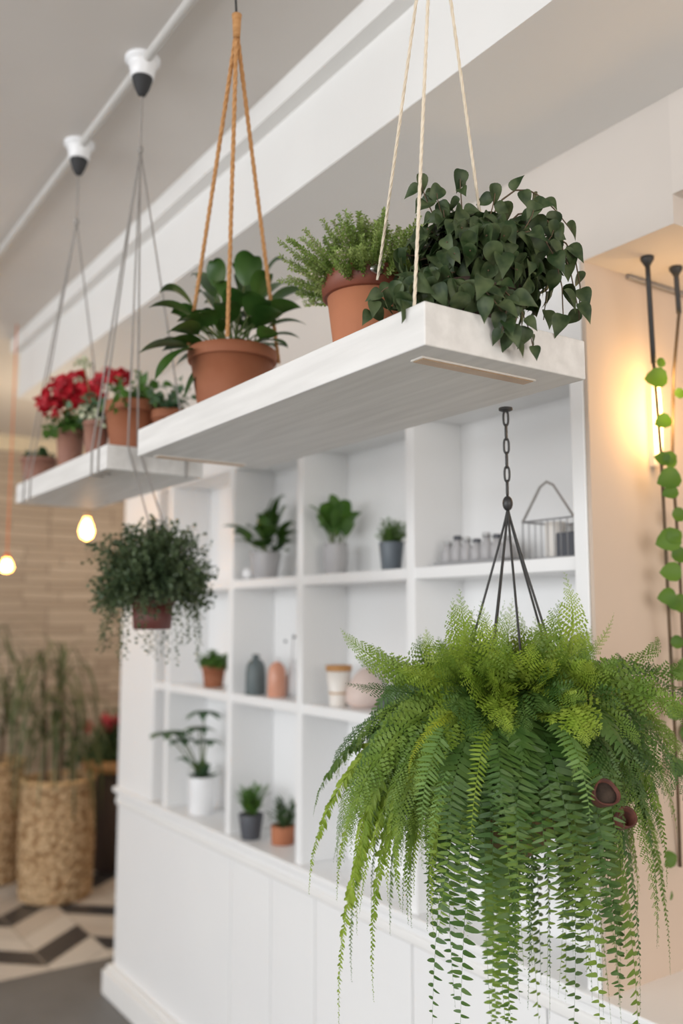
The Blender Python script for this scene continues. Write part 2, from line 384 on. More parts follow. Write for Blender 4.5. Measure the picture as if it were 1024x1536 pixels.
# ================================================================ ROOM
W = 1.47; XB = 1.074; ZC = 2.897; ZB = 2.621; ZL = 2.357; ZLEDGE = .862
YN = onX(883, 850, W)[1]; YF = onX(178, 1100, W)[1]; YE = 4.29
YWALL = 6.6; YTILE = onZ(0, 1472, 0)[1]
struct('floor', MB().box((-11, -10, -.1), (3.4, YTILE, 0)), M['dark_floor'])  # unseen part extended past the room to block world light from below
struct('floor_tiles', MB().box((-3.2, YTILE, -.1), (3.4, YWALL + .15, 0)), M['tiles'])
struct('ceiling', MB().box((-3.2, -3, ZC), (3.4, YWALL + .15, ZC + .1)), M['ceil'])
struct('wall_back', MB().box((-3.2, YWALL, 0), (3.4, YWALL + .15, 2.78)), M['stone'])
struct('wall_back_upper', MB().box((-3.2, YWALL + .02, 2.78), (3.4, YWALL + .15, ZC)), plain('warm cream plaster', (.80, .70, .52), rough=.9))
struct('wall_right', MB().box((3.3, -3, 0), (3.4, YWALL, ZC)), M['beige'])
YST = onX(1010, 330, W)[1]; ZST = onX(1010, 290, W)[2]
rw = MB(); rw.box((W + .003, YN - .01, ZLEDGE), (3.3, YN, ZL)); rw.box((W + .21, YN, ZLEDGE), (3.3, YN + .1, ZL)); struct('wall_recess', rw, M['beige'])
struct('ceiling_beam', MB().box((XB, -3, ZB), (W + .1, YE, ZC)), M['trim'])
struct('trim_1', MB().box((XB - .04, -3, 2.833), (XB, YE, ZC)), M['trim'])
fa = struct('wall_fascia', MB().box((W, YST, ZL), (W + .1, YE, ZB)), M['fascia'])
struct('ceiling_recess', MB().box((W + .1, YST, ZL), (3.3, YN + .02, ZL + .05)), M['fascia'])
struct('trim_2', MB().box((W, -3, ZST), (W + .1, YST, ZB)), M['fascia'])
struct('ceiling_recess_high', MB().box((W + .1, -3, ZST), (3.3, YST, ZST + .05)), M['beige'])
struct('wall_recess_back', MB().box((3.2, -3, 0), (3.3, YN - .01, ZL)), M['beige'])
struct('trim_3', MB().tube([(W + .14, YN - .016, ZL - .006), (3.2, YN - .016, ZL - .006)], .005, 6), M['rope_grey'])

# wainscot base: cabinet below the shelves, counter beyond
wb = thing('wainscot_cabinet', 'long white panelled base cabinet under the cube shelving and hanging fern', 'cabinet', (W + .15, (YF + YN) / 2, 0))
bevel(MB().box((W + .02, -1.2, 0), (W + .30, YF, ZLEDGE - .03)).build('body', M['case'], wb, False), .004)
ys = [onX(344, 1350, W)[1], onX(404, 1350, W)[1], onX(470, 1380, W)[1]]
edges = [YF, ys[0], ys[1], ys[2]]; st_ = ys[1] - ys[2]
while edges[-1] - .45 > -1.2: edges.append(edges[-1] - .45)
edges.append(-1.2)
for i in range(len(edges) - 1):
    bevel(MB().box((W + .004, edges[i + 1] + .0025, .12), (W + .022, edges[i] - .0025, ZLEDGE - .07)).build('panel', M['case'], wb, False), .003)
bevel(MB().box((W - .006, -1.2, ZLEDGE - .075), (W + .03, YF + .005, ZLEDGE - .045)).build('ledge_moulding', M['trim'], wb, False), .008, 3)
bevel(MB().box((W - .018, -1.2, ZLEDGE - .022), (W + .30, YF + .01, ZLEDGE)).build('countertop', M['case'], wb, False), .005, 3)
MB().box((W + .0, -1.2, ZLEDGE - .045), (W + .3, YF, ZLEDGE - .022)).build('top_rail', M['case'], wb, False)
ct = MB().box((W + .325, -1.2, ZLEDGE - .03), (3.2, YN - .01, ZLEDGE)).build('deep_counter', M['case'], None, False)
tag(ct, 'deep white counter running to the beige wall at lower right', 'counter')
MB().box((W + .5, -1.1, 0), (3.15, YN - .1, ZLEDGE - .03)).build('counter_base', M['case'], ct, False)
bb = MB(); bb.box((W - .035, -1.2, 0), (W + .02, YF + .03, .10)); bb.box((W - .02, -1.2, .10), (W + .02, YF + .02, .12)); bb.box((W - .02, YF, 0), (W + .3, YF + .03, .10))
bevel(struct('baseboard_right', bb, M['trim']), .006, 3)

# cube shelving
DEP = .17; Z1, Z2, Z3 = 1.336, 1.727, onX(310, 737, W + .17)[2]; TH = .03
bc = thing('bookcase', 'white built in cube shelving holding pots and vases', 'shelving', (W + DEP / 2, (YF + YN) / 2, ZLEDGE))
ypil = onX(229, 1100, W)[1]
cols = [onX(251, 950, W)[1], onX(344, 950, W)[1], onX(448, 950, W)[1], onX(615, 950, W)[1]]
YEND = YN + .006
bevel(MB().box((W, ypil, ZLEDGE), (W + DEP, YF, ZL)).build('side_pilaster', M['case'], bc, False), .004)
for y in cols:
    bevel(MB().box((W + .002, y - .017, ZLEDGE), (W + DEP, y + .017, Z3)).build('upright', M['case'], bc, False), .002)
bevel(MB().box((W, YEND - .004, ZLEDGE), (W + DEP, YEND + .032, Z3)).build('upright', M['case'], bc, False), .002)
MB().box((W + DEP, YN + .002, ZLEDGE), (W + DEP + .02, YF, ZL)).build('back_panel', M['case'], bc, False)
MB().box((W, YEND - .004, Z3), (W + DEP, ypil, ZL)).build('header', M['case'], bc, False)
segs = [(ypil, cols[0]), (cols[0], cols[1]), (cols[1], cols[2]), (cols[2], cols[3]), (cols[3], YEND + .015)]
for k, (ya, yb) in enumerate(segs):
    for z in (Z1, Z2):
        if k == 4 and z == Z1: pass
        bevel(MB().box((W + .004, yb + .015, z - TH), (W + DEP, ya - (.015 if k else 0), z)).build('shelf_board', M['case'], bc, False), .002)

# ================================================================ FLOATING SHELVES
H1 = .36
ZU = 1.6 + H1; ZT = ZU + .0615
xs0 = onZ(637, 517, ZU)[0]; xs1 = onZ(885, 568, ZU)[0]
yA0 = onZ(637, 517, ZU)[1]; yA1 = onZ(210, 685, ZU)[1]
yB0 = onZ(150, 702, ZU)[1]; yB1 = onZ(18, 755, ZU)[1]
def fshelf(y0, y1, label, strips, xs1=xs1):
    t = thing('floating_shelf', label, 'hanging shelf', ((xs0 + xs1) / 2, (y0 + y1) / 2, ZU), 'whitewashed hanging shelves')
    bevel(MB().box((xs0, y0, ZU), (xs1, y1, ZT)).build('board', M['wash'], t, False), .0025)
    for (a, b) in strips:
        y = a; x0 = xs0 + .03; x1 = xs1 - .065
        fr_ = MB().box((x0, y - .013, ZU - .0025), (x1, y + .013, ZU + .002)).build('inlay_frame', M['cream'], t, False)
        MB().box((x0 + .003, y - .0105, ZU - .0035), (x1 - .003, y + .0105, ZU)).build('inlay', M['gold'], fr_, False)
    return t
fshelf(yA0, yA1, 'large whitewashed wooden shelf hanging nearest, with a gold inlay strip underneath', [(yA0 + .055, 0), (yA1 - .035, 0)])
fshelf(yB0, yB1, 'smaller whitewashed shelf hanging farther back at left, carrying red flowers', [], 1.008)
xf1 = 1.008
xc = (xs0 + xs1) / 2

# ================================================================ CEILING RAIL AND ROSES
ZR = ZC - .012; XR = .724
rl = MB().tube([(XR, y, ZR - .0) for y in np.linspace(.2, YE + 1.3, 12)], .0115, 10)
tag(rl.build('ceiling_rail', M['wire_white']), 'white conduit rail running along the grey ceiling', 'rail')
def yrail(px):
    # Y on the rail line with this image column
    lo, hi = .3, 6
    for _ in range(50):
        mid = (lo + hi) / 2; q = np.array([XR, mid, ZR]) - EYE; x = 512 + FPX * np.dot(q, cr) / np.dot(q, cf)
        if x > px: lo = mid
        else: hi = mid
    return lo
def rose(y, label):
    t = thing('ceiling_rose', label, 'ceiling mount', (XR, y, ZC - .075), 'ceiling roses on the rail')
    z = ZC
    MB().lathe((XR, y, z - .050), [(.024, 0), (.027, .003), (.031, .028), (.034, .038), (.041, .041), (.041, .050)], 32).build('cup', M['white_cer'], t)
    MB().lathe((XR, y, z - .094), [(.004, 0), (.009, .003), (.017, .019), (.0235, .040), (.0245, .045)], 32).build('cone', M['matblack'], t)
    return np.array([XR, y, z - .094])
r1 = rose(yrail(214), 'white and black ceiling rose on the rail, nearer and higher in view')
r2 = rose(yrail(119), 'white and black ceiling rose on the rail, farther and lower in view')
def line(a, b, sag=0, n=10):
    a = np.array(a, float); b = np.array(b, float)
    return [a + (b - a) * i / n + np.array([0, 0, -sag * 4 * (i / n) * (1 - i / n)]) for i in range(n + 1)]
def at_xy(px, py, X):   # point on the plane of constant X
    return onX(px, py, X)

# grey hanger 1: two strands to the far shelf, two strands carry the hanging basket
a1 = onX(216, 218, XR); a1[1] = r1[1]
hb = P(233, 870, 2.27)            # hanging basket centre (pot rim)
g1 = thing('wire_hanger', 'grey cable hanger with forked strands below the nearer ceiling rose', 'plant hanger', tuple(a1), 'grey cable hangers')
MB().tube(line(r1, a1), .0026, 8).build('cord', M['rope_grey'], g1)
MB().ball(a1, .007, 8, (1, 1, 1.6)).build('knot', M['rope_grey'], g1)
yb = yB0 + .05
def strand(pts, g, r=.0022, mat='rope_grey'): return MB().tube(pts, r, 8).build('strand', M[mat], g)
strand(line(a1, (xs0 - .003, yb, ZT)) + [np.array((xs0 - .003, yb, ZU - .004)), np.array((xs0 + .03, yb, ZU - .004))], g1)
strand(line(a1, (xs0 - .003, yb + .05, ZT)) + [np.array((xs0 - .003, yb + .05, ZU - .004)), np.array((xs0 + .03, yb + .05, ZU - .004))], g1)
strand(line(a1, (xf1 - .05, yB0 - .004, ZT)) + [np.array((xf1 - .05, yB0 - .004, ZU - .004))], g1)
PT = hb + np.array([0, 0, .0])
strand(line(a1, (xs0 + .05, yB0 - .012, ZT)) + line((xs0 + .05, yB0 - .012, ZT), PT + np.array([-.02, 0, .14]), n=4)[1:] + [PT + np.array([-.05, 0, 0])], g1)
strand(line(a1, (xs0 + .075, yB0 - .012, ZT)) + line((xs0 + .075, yB0 - .012, ZT), PT + np.array([.02, 0, .14]), n=4)[1:] + [PT + np.array([.05, 0, 0])], g1)
a2 = onX(121, 326, XR); a2[1] = r2[1]
g2 = thing('wire_hanger', 'grey cable hanger with forked strands below the farther ceiling rose', 'plant hanger', tuple(a2), 'grey cable hangers')
MB().tube(line(r2, a2), .0026, 8).build('cord', M['rope_grey'], g2)
MB().ball(a2, .007, 8, (1, 1, 1.6)).build('knot', M['rope_grey'], g2)
for (x, y) in ((xs0 - .003, yB1 - .10), (xs0 - .003, yB1 - .17), (xf1 - .03, yB1 - .2)):
    strand(line(a2, (x, y, ZT)) + [np.array((x, y, ZU - .004))], g2)

# tan jute hanger
tp = onX(355, 30, XR + .01); yt = yrail(358)
tan = thing('rope_hanger', 'tan jute rope hanger with three strands over the leafy terracotta pot', 'plant hanger', tuple(tp))
MB().tube(line((XR, tp[1], ZR - .01), tp), .0022, 8).build('cord', M['black'], tan)
MB().tube([tp + np.array([0, 0, .01]), tp, tp + np.array([0, 0, -.035])], lambda t: .010 - .003 * t, 10).build('knot', M['rope_tan'], tan)
potL = onZ(347, 608, ZT); potL = np.array([xs0 + .135, 0, ZT])
def y_for(px, X, Z):
    lo, hi = .2, 8
    for _ in range(50):
        mid = (lo + hi) / 2; q = np.array([X, mid, Z]) - EYE; x = 512 + FPX * np.dot(q, cr) / np.dot(q, cf)
        if x > px: lo = mid
        else: hi = mid
    return lo
potL[1] = y_for(348, potL[0], ZT + .08)
dL = np.dot(potL - EYE, cf); rL = 66.5 * dL / FPX; hL = .155
def rope3(ends, top, g, mat, r):
    for e in ends:
        pts = line(top, e, .004, 12); o = MB()
        # twisted three ply rope
        L = plen(pts); n = int(L / .004)
        for k in range(3):
            pp = []
            for i in range(n + 1):
                p, T = samp(pts, i / n); w = i * .55 + k * 2.094
                pp.append(p + (cr * math.cos(w) + np.cross(T, cr) * math.sin(w)) * r * .5)
            o.tube(pp, r * .62, 5)
        o.build('strand', M[mat], g)

rope3([P(283, 517, dL - .0), P(341, 505, dL - rL - .012), P(418, 545, dL + .05)], tp + np.array([0, 0, -.02]), tan, 'rope_tan', .0042)
# cream rope hanger of the near shelf
yc = y_for(652, XR, 1.6 + 1.03); ctop = np.array([XR + .02, yc, 1.6 + 1.02])
ctop = P(650, -190, 1.27)
cream = thing('rope_hanger', 'cream cotton rope hanger with three thin strands above the nearest shelf', 'plant hanger', tuple(ctop))
MB().tube(line((ctop[0], ctop[1], ZC), ctop), .003, 8).build('cord', M['rope_cream'], cream)
MB().ball(ctop, .009, 8).build('knot', M['rope_cream'], cream)
e2 = np.array([xs0 + .012, y_for(621, xs0 + .012, ZT), ZT + .002]); e3 = np.array([xs1 - .07, y_for(748, xs1 - .07, ZT), ZT])
e1 = P(574, 330, 1.42); e1b = np.array([xs1 - .1, e1[1], ZT])
rope3([e2, e3 if e3[1] < yA1 and e3[1] > yA0 else P(745, 340, 1.33), P(566, 420, 1.47)], ctop, cream, 'rope_cream', .0024)

# ================================================================ BIG LEAF POT (terracotta, under tan rope)
t, top = potted('potted_plant', 'terracotta pot of broad glossy leaves standing on the near shelf under tan ropes', 'potted plant', tuple(potL), rL, hL, M['terra'], rim=.17)
lf = MB(); st = MB()
def bigleaf(tip, w, root=None, up=.10, pl=.45, base=top):
    root = base + np.array([rnd.uniform(-.03, .03), rnd.uniform(-.03, .03), 0]) if root is None else root
    mid = root * .35 + tip * .65; mid[2] = max(root[2], tip[2]) + up * rnd.uniform(.6, 1.1)
    pa = bez(root, mid, tip, n=22); k = int(22 * pl)
    st.tube(pa[:k + 1][::2] + [pa[k]], .0018, 5)
    blade(lf, pa[k:], w, ref=(rnd.uniform(-.35, .35), rnd.uniform(-.35, .35), 1))
for (px, py, dd, w) in [(208, 530, -.02, .055), (222, 462, -.06, .05), (232, 570, -.08, .04), (238, 440, .02, .045), (262, 550, .03, .045), (250, 500, -.1, .05),
    (285, 415, .05, .04), (318, 392, 0, .04), (322, 425, -.05, .045), (382, 385, -.02, .058), (350, 402, .06, .04), (428, 392, .05, .025), (405, 412, -.03, .045),
    (463, 440, .02, .04), (452, 462, -.05, .042), (460, 488, 0, .04), (450, 508, .04, .035), (432, 520, -.06, .038), (425, 470, -.1, .05), (400, 450, -.12, .055),
    (300, 470, -.12, .045), (270, 480, -.1, .04), (330, 455, -.13, .05), (365, 440, -.12, .05), (295, 440, .08, .045), (440, 430, .1, .04), (240, 520, .06, .045),
    (275, 600, -.03, .03), (372, 425, .1, .05), (345, 435, .02, .04), (415, 498, -.11, .04), (256, 470, .0, .04)]:
    bigleaf(P(px, py, dL + dd), w * (1.45 if px < 300 else 1.1), up=.04)
for i in range(26):
    d = rdir(-5, 75); bigleaf(top + d * rnd.uniform(.09, .16) * np.array([1, 1, .9]), rnd.uniform(.032, .048), up=.03)
lf.build('foliage', M['lily'], t); st.build('stem', M['stemg'], t)

# ================================================================ THYME POT WITH BAND
bx = xs0 + .15; by = y_for(553, bx, ZT + .09)
pT = np.array([bx, by, ZT]); dT = np.dot(pT - EYE, cf); rT = 70 * dT / FPX
t, top = potted('potted_herb', 'wide terracotta pot with dark rim band and fine pale green herb on the near shelf', 'potted plant', tuple(pT), rT, .165, M['terra_pale'], rim=.05, bs=.70)
band_ = MB().lathe((bx, by, ZT + .165 * .79), [(rT * .955, 0), (rT * 1.0, .001), (rT * 1.035, .030), (rT * 1.03, .036), (rT * .96, .036)], 48).build('rim_band', M['terra_band'], t)
fh = nrm(np.array([-cf[0], -cf[1], 0]) + .12 * cr); q = np.array([bx, by, ZT + .165 * .79 + .02]) + fh * rT * 1.09
tg = MB().ball((0, 0, 0), .009, 8, (1.5, .5, .8)); vv = tg.v[0]; tg.v[0] = vv + q
tg.build('tag', M['steel'], band_)
lf = MB(); st = MB(); fl = MB()
for i in range(300):
    d = rdir(20, 90); a = math.atan2(d[1], d[0])
    s = top + np.array([d[0], d[1], 0]) * rT * rnd.uniform(.3, .9) * (1.0)
    L = rnd.uniform(.085, .14) * (1.0 if d[2] > .5 else .8)
    pa = arc_path(s - np.array([0, 0, .012]), d, L, rnd.uniform(0, 4), 12)
    sprig(lf, st, pa, T_OVAL, .0078, .0011, .0005, 60, .1, taper=.2)
    if rnd.random() < .35: sprig(fl, None, pa[7:], T_ROUND, .0055, .0028, start=.1, spread=70)
fo_ = lf.build('foliage', M['thyme'], t); st.build('stem', M['stemg'], t); fl.build('blossom', M['thymeflower'], fo_)

# ================================================================ TRAILING PLANT ON THE NEAR SHELF
ix = xs0 + .18; iy = y_for(702, ix, ZT + .1)
pI = np.array([ix, iy, ZT])
t, top = potted('trailing_vine_plant', 'dark green heart leaved plant spilling over the near end of the nearest shelf', 'potted plant', tuple(pI), .088, .075, M['rattan_dark'], rim=.15)
lf = MB(); st = MB(); dI = np.dot(pI - EYE, cf)
def ivy_at(p, nn, size, d=None):
    d = np.array([rnd.uniform(-.5, .5), rnd.uniform(-.5, .5), rnd.uniform(-1.1, -.3)]) if d is None else d
    lf.inst(T_HEART[0], T_HEART[1], [frame_mats(d, nn + np.array([rnd.uniform(-.45, .45) for _ in range(3)]) * 1.6, size)], [p - nrm(d) * size * .4])
# dome of leaves
C0 = top + np.array([0, 0, .01])
for i in range(520):
    d = rdir(-8, 88)
    rr = .126 * rnd.uniform(.62, 1.0)
    p = C0 + d * np.array([rr, rr * 1.0, rr * 1.0])
    if p[2] < ZT + .02: p[2] = ZT + .02 + rnd.uniform(0, .02)
    o = d.copy(); tz = np.array([0, 0, -1.]) - o * (-o[2]); tz = nrm(tz + np.array([rnd.uniform(-.8, .8), rnd.uniform(-.8, .8), .1 if d[2] < .7 else 0]))
    ivy_at(p, o + np.array([0, 0, .25]), rnd.uniform(.024, .046), tz)
    if i % 4 == 0: st.tube(bez(top, C0 + d * .06 + np.array([0, 0, .04]), p, n=6), .0012, 5)
def vine(pts, size=.045, pitch=.022, sr=.0013, face=None):
    pa = bez(*pts, n=24)
    sprig(lf, st, pa, T_HEART, size, pitch, sr, 65, .12, hang=.7, taper=.3, face=face if face is not None else -cf * .8)
dI0 = dI
# over the front edge
vine((top, P(690, 400, dI - .16), P(748, 430, dI - .14), P(775, 520, dI - .13)), .038, .013)
vine((top, P(720, 390, dI - .14), P(790, 440, dI - .12), P(800, 525, dI - .11)), .040, .014)
vine((top, P(740, 400, dI - .1), P(775, 430, dI - .12), P(752, 500, dI - .14)), .036, .014)
vine((top, P(600, 400, dI - .1), P(560, 430, dI - .08), P(556, 470, dI - .08)), .038, .015)
vine((top, P(620, 420, dI - .14), P(600, 440, dI - .13), P(612, 470, dI - .12)), .036, .015)
# long arching right-hand runners
vine((top, P(770, 250, dI), P(840, 290, dI), P(868, 470, dI - .02)), .046, .022, .0016)
vine((top, P(760, 300, dI - .05), P(850, 310, dI - .05), P(845, 490, dI - .05)), .050, .024, .0016)
vine((top, P(800, 300, dI + .02), P(885, 330, dI), P(868, 480, dI)), .042, .024, .0016)
vine((top, P(740, 230, dI), P(800, 265, dI + .02), P(856, 345, dI + .02)), .040, .03, .0016)
vine((top, P(780, 360, dI), P(835, 360, dI), P(815, 480, dI)), .046, .022, .0014)
# upward sprigs
for tx, ty in ((632, 275), (655, 290), (690, 268), (742, 290), (800, 315), (665, 315), (830, 345)):
    vine((top, P((tx + 700) / 2, ty + 70, dI - .02), P(tx, ty + 20, dI - .03), P(tx, ty, dI - .03)), .038, .022)
    ivy_at(P(tx, ty - 2, dI - .03), -cf, .034, np.array([rnd.uniform(-.6, .6), 0, -.6]))
for k in range(26):
    ivy_at(P(rnd.uniform(590, 730), rnd.uniform(425, 462), dI - rnd.uniform(.12, .16)), -cf + np.array([0, 0, .3]), rnd.uniform(.030, .042))
lf.build('foliage', M['ivy'], t); st.build('stem', M['bark'], t)

# ================================================================ FAR SHELF POTS
def on_far(px, xoff):
    X = xs0 + xoff; return np.array([X, y_for(px, X, ZT), ZT])
GP = 'pots on the far hanging shelf'
def depth(p): return np.dot(np.array(p) - EYE, cf)
def grow(t, top, mat, n, L, size, pitch, tmpl=T_OVAL, el=(10, 85), g=(0, 5), smat='stemg', sr=.0008, spread=55, r=.02, start=.15, taper=.3, hang=0):
    lf = MB(); st = MB()
    for i in range(n):
        d = rdir(*el); pa = arc_path(top + np.array([d[0], d[1], 0]) * r * rnd.random(), d, rnd.uniform(*L), rnd.uniform(*g), 12)
        sprig(lf, st, pa, tmpl, size, pitch, sr, spread, start, taper=taper, hang=hang)
    lf.build('foliage', M[mat], t); st.build('stem', M[smat], t)
# big terracotta right
b = on_far(197, .12); d = depth(b); r = 42 * d / FPX
t, top = potted('potted_plant', 'round terracotta pot with leafy plant nearest the front of the far shelf', 'potted plant', tuple(b), r, .145, M['terra'], GP, rim=.2, bs=.72)
grow(t, top, 'mid', 40, (.05, .11), .04, .02, T_HEART, (5, 75), (2, 7), r=.03)
b2 = on_far(262, .19); 
b2[1] = max(b2[1], yB0 + .055)
t, top = potted('potted_plant', 'small terracotta pot of pale leafed plant half hidden behind the nearest shelf', 'potted plant', tuple(b2), .05, .115, M['terra'], GP, rim=.2)
grow(t, top, 'sageleaf', 26, (.05, .12), .032, .02, T_HEART, (15, 80), (2, 6), r=.02)
for (px, xo, rr, hh, mt, lab, fm) in [(57, .06, 27, .085, 'brownpot', 'small brown clay pot with low green plant at the far end of the shelf', 'darkleaf'),
                                 (104, .05, 22, .115, 'brownpot', 'narrow brown pot of crimson flowers on the far shelf', 'mid'),
                                 (143, .055, 20, .105, 'brownpot', 'brown pot with pale green bloom between crimson flowers and terracotta', 'sageleaf')]:
    b = on_far(px, xo); d = depth(b); r = rr * d / FPX
    t, top = potted('potted_plant' if px != 104 else 'potted_flower', lab, 'potted plant', tuple(b), r, hh, M[mt], GP, rim=.12, bs=.75)
    grow(t, top, fm, 26 if px > 60 else 18, (.04, .09) if px > 60 else (.02, .045), .03, .013, T_ROUND, (5, 85), (1, 5), r=.02)
    def head(c, rad, mat, nm='flower_head', n=60):
        hd = MB()
        mats = []; offs = []
        for i in range(n):
            dd = rdir(-35, 90); q = c + dd * rad * np.array([1.15, 1.15, .75]) * rnd.uniform(.7, 1)
            mats.append(frame_mats(rdir(-90, 90), dd + np.array([rnd.uniform(-.5, .5) for _ in range(3)]), rad * .62)); offs.append(q)
        hd.inst(T_ROUND[0], T_ROUND[1], mats, offs); hd.build(nm, M[mat], t)
    if px == 104:
        for (hx, hy, hr) in ((75, 612, .030), (92, 585, .040), (118, 580, .042), (140, 592, .036), (104, 605, .036), (160, 572, .036), (182, 570, .032), (66, 603, .022), (128, 600, .03)):
            c = P(hx, hy, d + rnd.uniform(-.05, .05)); head(c, hr, 'red')
            MB().tube(bez(top, (top + c) / 2 + np.array([0, 0, .02]), c, n=6), .0016, 5).build('stem', M['stemg'], t)
        head(P(118, 572, d - .06), .012, 'palepetal', 'pale_floret', 20)
    if px == 143:
        for (hx, hy, hr) in ((138, 620, .028), (150, 635, .02), (125, 545, .018)):
            c = P(hx, hy, d + .0); head(c, hr, 'palepetal', 'pale_bloom', 40)
            MB().tube(bez(top, (top + c) / 2, c, n=6), .0014, 5).build('stem', M['stemg'], t)

# ================================================================ HANGING BASKET PLANT (middle)
rh = 33 * 2.27 / FPX; ph = .085
base = hb + np.array([0, 0, -.04 - ph]); base = P(228, 944, 2.27)
t, top = potted('hanging_plant', 'bushy dark green plant in a dark red pot hanging below the far shelf', 'hanging plant', tuple(base), rh, ph, M['redpot'], rim=.25, bs=.85)
lf = MB(); st = MB()
for i in range(620):
    d = rdir(-40, 90); L = rnd.uniform(.09, .13)
    if d[2] > .6: L *= 1.35
    pa = arc_path(top + np.array([d[0], d[1], 0]) * .03 + np.array([0, 0, .02]), d + np.array([0, 0, .5]), L * 1.1, rnd.uniform(2, 9), 12)
    sprig(lf, st, pa, T_ROUND, .0135, .0075, .0006, 65, .3, taper=.3)
for i in range(26):
    d = rdir(0, 25); pa = arc_path(top + d * .05, d, rnd.uniform(.14, .20), rnd.uniform(18, 30), 16)
    sprig(lf, st, pa, T_ROUND, .012, .0085, .0006, 65, .2)
lf.build('foliage', M['hangleaf'], t); st.build('stem', M['stemg'], t)

# ================================================================ BOSTON FERN
hook = onZ(758, 612, ZU); HX, HY = hook[0], hook[1]
fc = np.array([HX, HY, 1.40]); dF = depth((HX, HY, 1.4))
ch = thing('chain_hanger', 'black chain and splayed wires carrying the big fern below the nearest shelf', 'plant hanger', tuple(hook))
MB().lathe((HX, HY, ZU - .006), [(.008, 0), (.012, .002), (.012, .006)], 16).build('ceiling_plate', M['black'], ch)
bead_z = P(763, 750, dF)[2]
zt = ZU - .004; nl = 6; ll = (zt - bead_z - .012) / (nl * .86 + .14)
for k in range(nl):
    zc = zt - ll / 2 - k * ll * .86; pts = []
    ax = (cr if k % 2 == 0 else cr * .35 + np.array([cf[0], cf[1], 0]) * .9)
    for i in range(20):
        w = 2 * math.pi * i / 20
        pts.append(np.array([HX, HY, zc]) + ax * math.cos(w) * .0042 + np.array([0, 0, 1.]) * (math.copysign(abs(math.sin(w)) ** .7, math.sin(w)) * ll / 2 * .93))
    MB().tube(pts, .0020, 6, closed=True).build('chain_link', M['black'], ch)
MB().ball((HX, HY, bead_z), .012, 10, (.75, .75, 1.1)).build('bead', M['black'], ch)
RP = .104; ZRIM = 1.45
for k, a in enumerate((200, 238, 300, 345, 70, 130)):
    e = np.array([HX + RP * .95 * math.cos(R(a)), HY + RP * .95 * math.sin(R(a)), ZRIM - .01])
    s0 = np.array([HX, HY, bead_z - .008]); o = nrm(e - s0)
    k1 = s0 + np.array([math.cos(R(a)) * .006, math.sin(R(a)) * .006, -.035])
    MB().tube(bez(s0, k1, (s0 + e) / 2, e, n=14), .0021, 6).build('wire', M['black'], ch)
fern = thing('hanging_fern', 'huge bright green fern hanging on the chain in the foreground', 'hanging fern', (HX, HY, 1.2))
MB().lathe((HX, HY, 1.215), [(.03, 0), (.05, .01), (.085, .08), (.10, .17), (.104, .235), (.104, .24), (.096, .24), (.09, .22), (.07, .2)], 40).build('pot', M['coir'], fern)
MB().lathe((HX, HY, 1.425), [(.02, 0), (.092, 0), (.085, .012), (.03, .02)], 24).build('soil', M['soil'], fern)
CEN = np.array([HX, HY, 1.40]); ROOT = np.array([HX, HY, 1.445])
fronds = []
def mk(path, kind, L, pitch, tmpl, **kw):
    mb = MB(); frond(mb, path, CEN, L, pitch, tmpl, **kw); fronds.append((mb, kind))
def tipfrond(px, py, dd, kind, L, lift=.10, mid=None, style='lace', pitch=None, out=.5, **kw):
    tip = P(px, py, dF + dd); h = tip - ROOT; hh = np.array([h[0], h[1], 0])
    r0 = ROOT + nrm(hh) * .035 + np.array([rnd.uniform(-.02, .02), rnd.uniform(-.02, .02), 0])
    c1 = r0 + hh * .25 + np.array([0, 0, lift]); c2 = r0 + hh * (.5 + out * .5); c2[2] = max(ROOT[2], tip[2]) * .6 + min(tip[2], ROOT[2] + .1) * .4 + lift * .4 if tip[2] < ROOT[2] else (ROOT[2] + tip[2]) / 2 + lift * .3
    pa = bez(r0, c1, c2, tip, n=30)
    if style == 'lace': mk(pa, kind, L, pitch or .0074, T_LACE, fwd=62, pw=.7, **kw)
    elif style == 'curly': mk(pa, kind, L * 1.4, pitch or .0046, T_SMALL, **{'fwd': 55, 'pw': .7, 'wild': .9, **kw})
    elif style == 'airy': mk(pa, kind, L, pitch or .0125, T_LACE, **{'fwd': 55, 'pw': .5, 'wild': .9, **kw})
    elif style == 'boston': mk(pa, kind, L, pitch or .0092, T_LONG if tip[2] > 1.02 else T_PINNA, **{'fwd': 80, 'pw': .5, **kw})
    else: mk(pa, kind, L, pitch or .009, T_OVAL, fwd=60, pw=.4, **kw)
# upright and arching lacy fronds (tips in the view)
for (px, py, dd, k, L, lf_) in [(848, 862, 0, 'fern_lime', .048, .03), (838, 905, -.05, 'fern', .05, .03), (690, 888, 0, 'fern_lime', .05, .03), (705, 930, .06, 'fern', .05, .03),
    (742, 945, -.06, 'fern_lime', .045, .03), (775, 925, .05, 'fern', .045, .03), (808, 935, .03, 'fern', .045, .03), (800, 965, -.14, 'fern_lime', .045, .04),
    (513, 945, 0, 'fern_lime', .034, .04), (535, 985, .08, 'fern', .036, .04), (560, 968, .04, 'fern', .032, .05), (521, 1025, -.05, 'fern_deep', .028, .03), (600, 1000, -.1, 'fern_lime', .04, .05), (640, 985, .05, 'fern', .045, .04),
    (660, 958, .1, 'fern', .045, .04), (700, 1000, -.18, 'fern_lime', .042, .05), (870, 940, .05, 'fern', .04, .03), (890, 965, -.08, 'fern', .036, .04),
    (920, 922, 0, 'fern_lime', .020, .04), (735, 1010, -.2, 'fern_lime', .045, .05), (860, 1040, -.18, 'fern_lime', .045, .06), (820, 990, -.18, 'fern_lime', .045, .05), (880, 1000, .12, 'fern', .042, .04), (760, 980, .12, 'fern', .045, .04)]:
    tipfrond(px, py, dd, k, L, lf_)
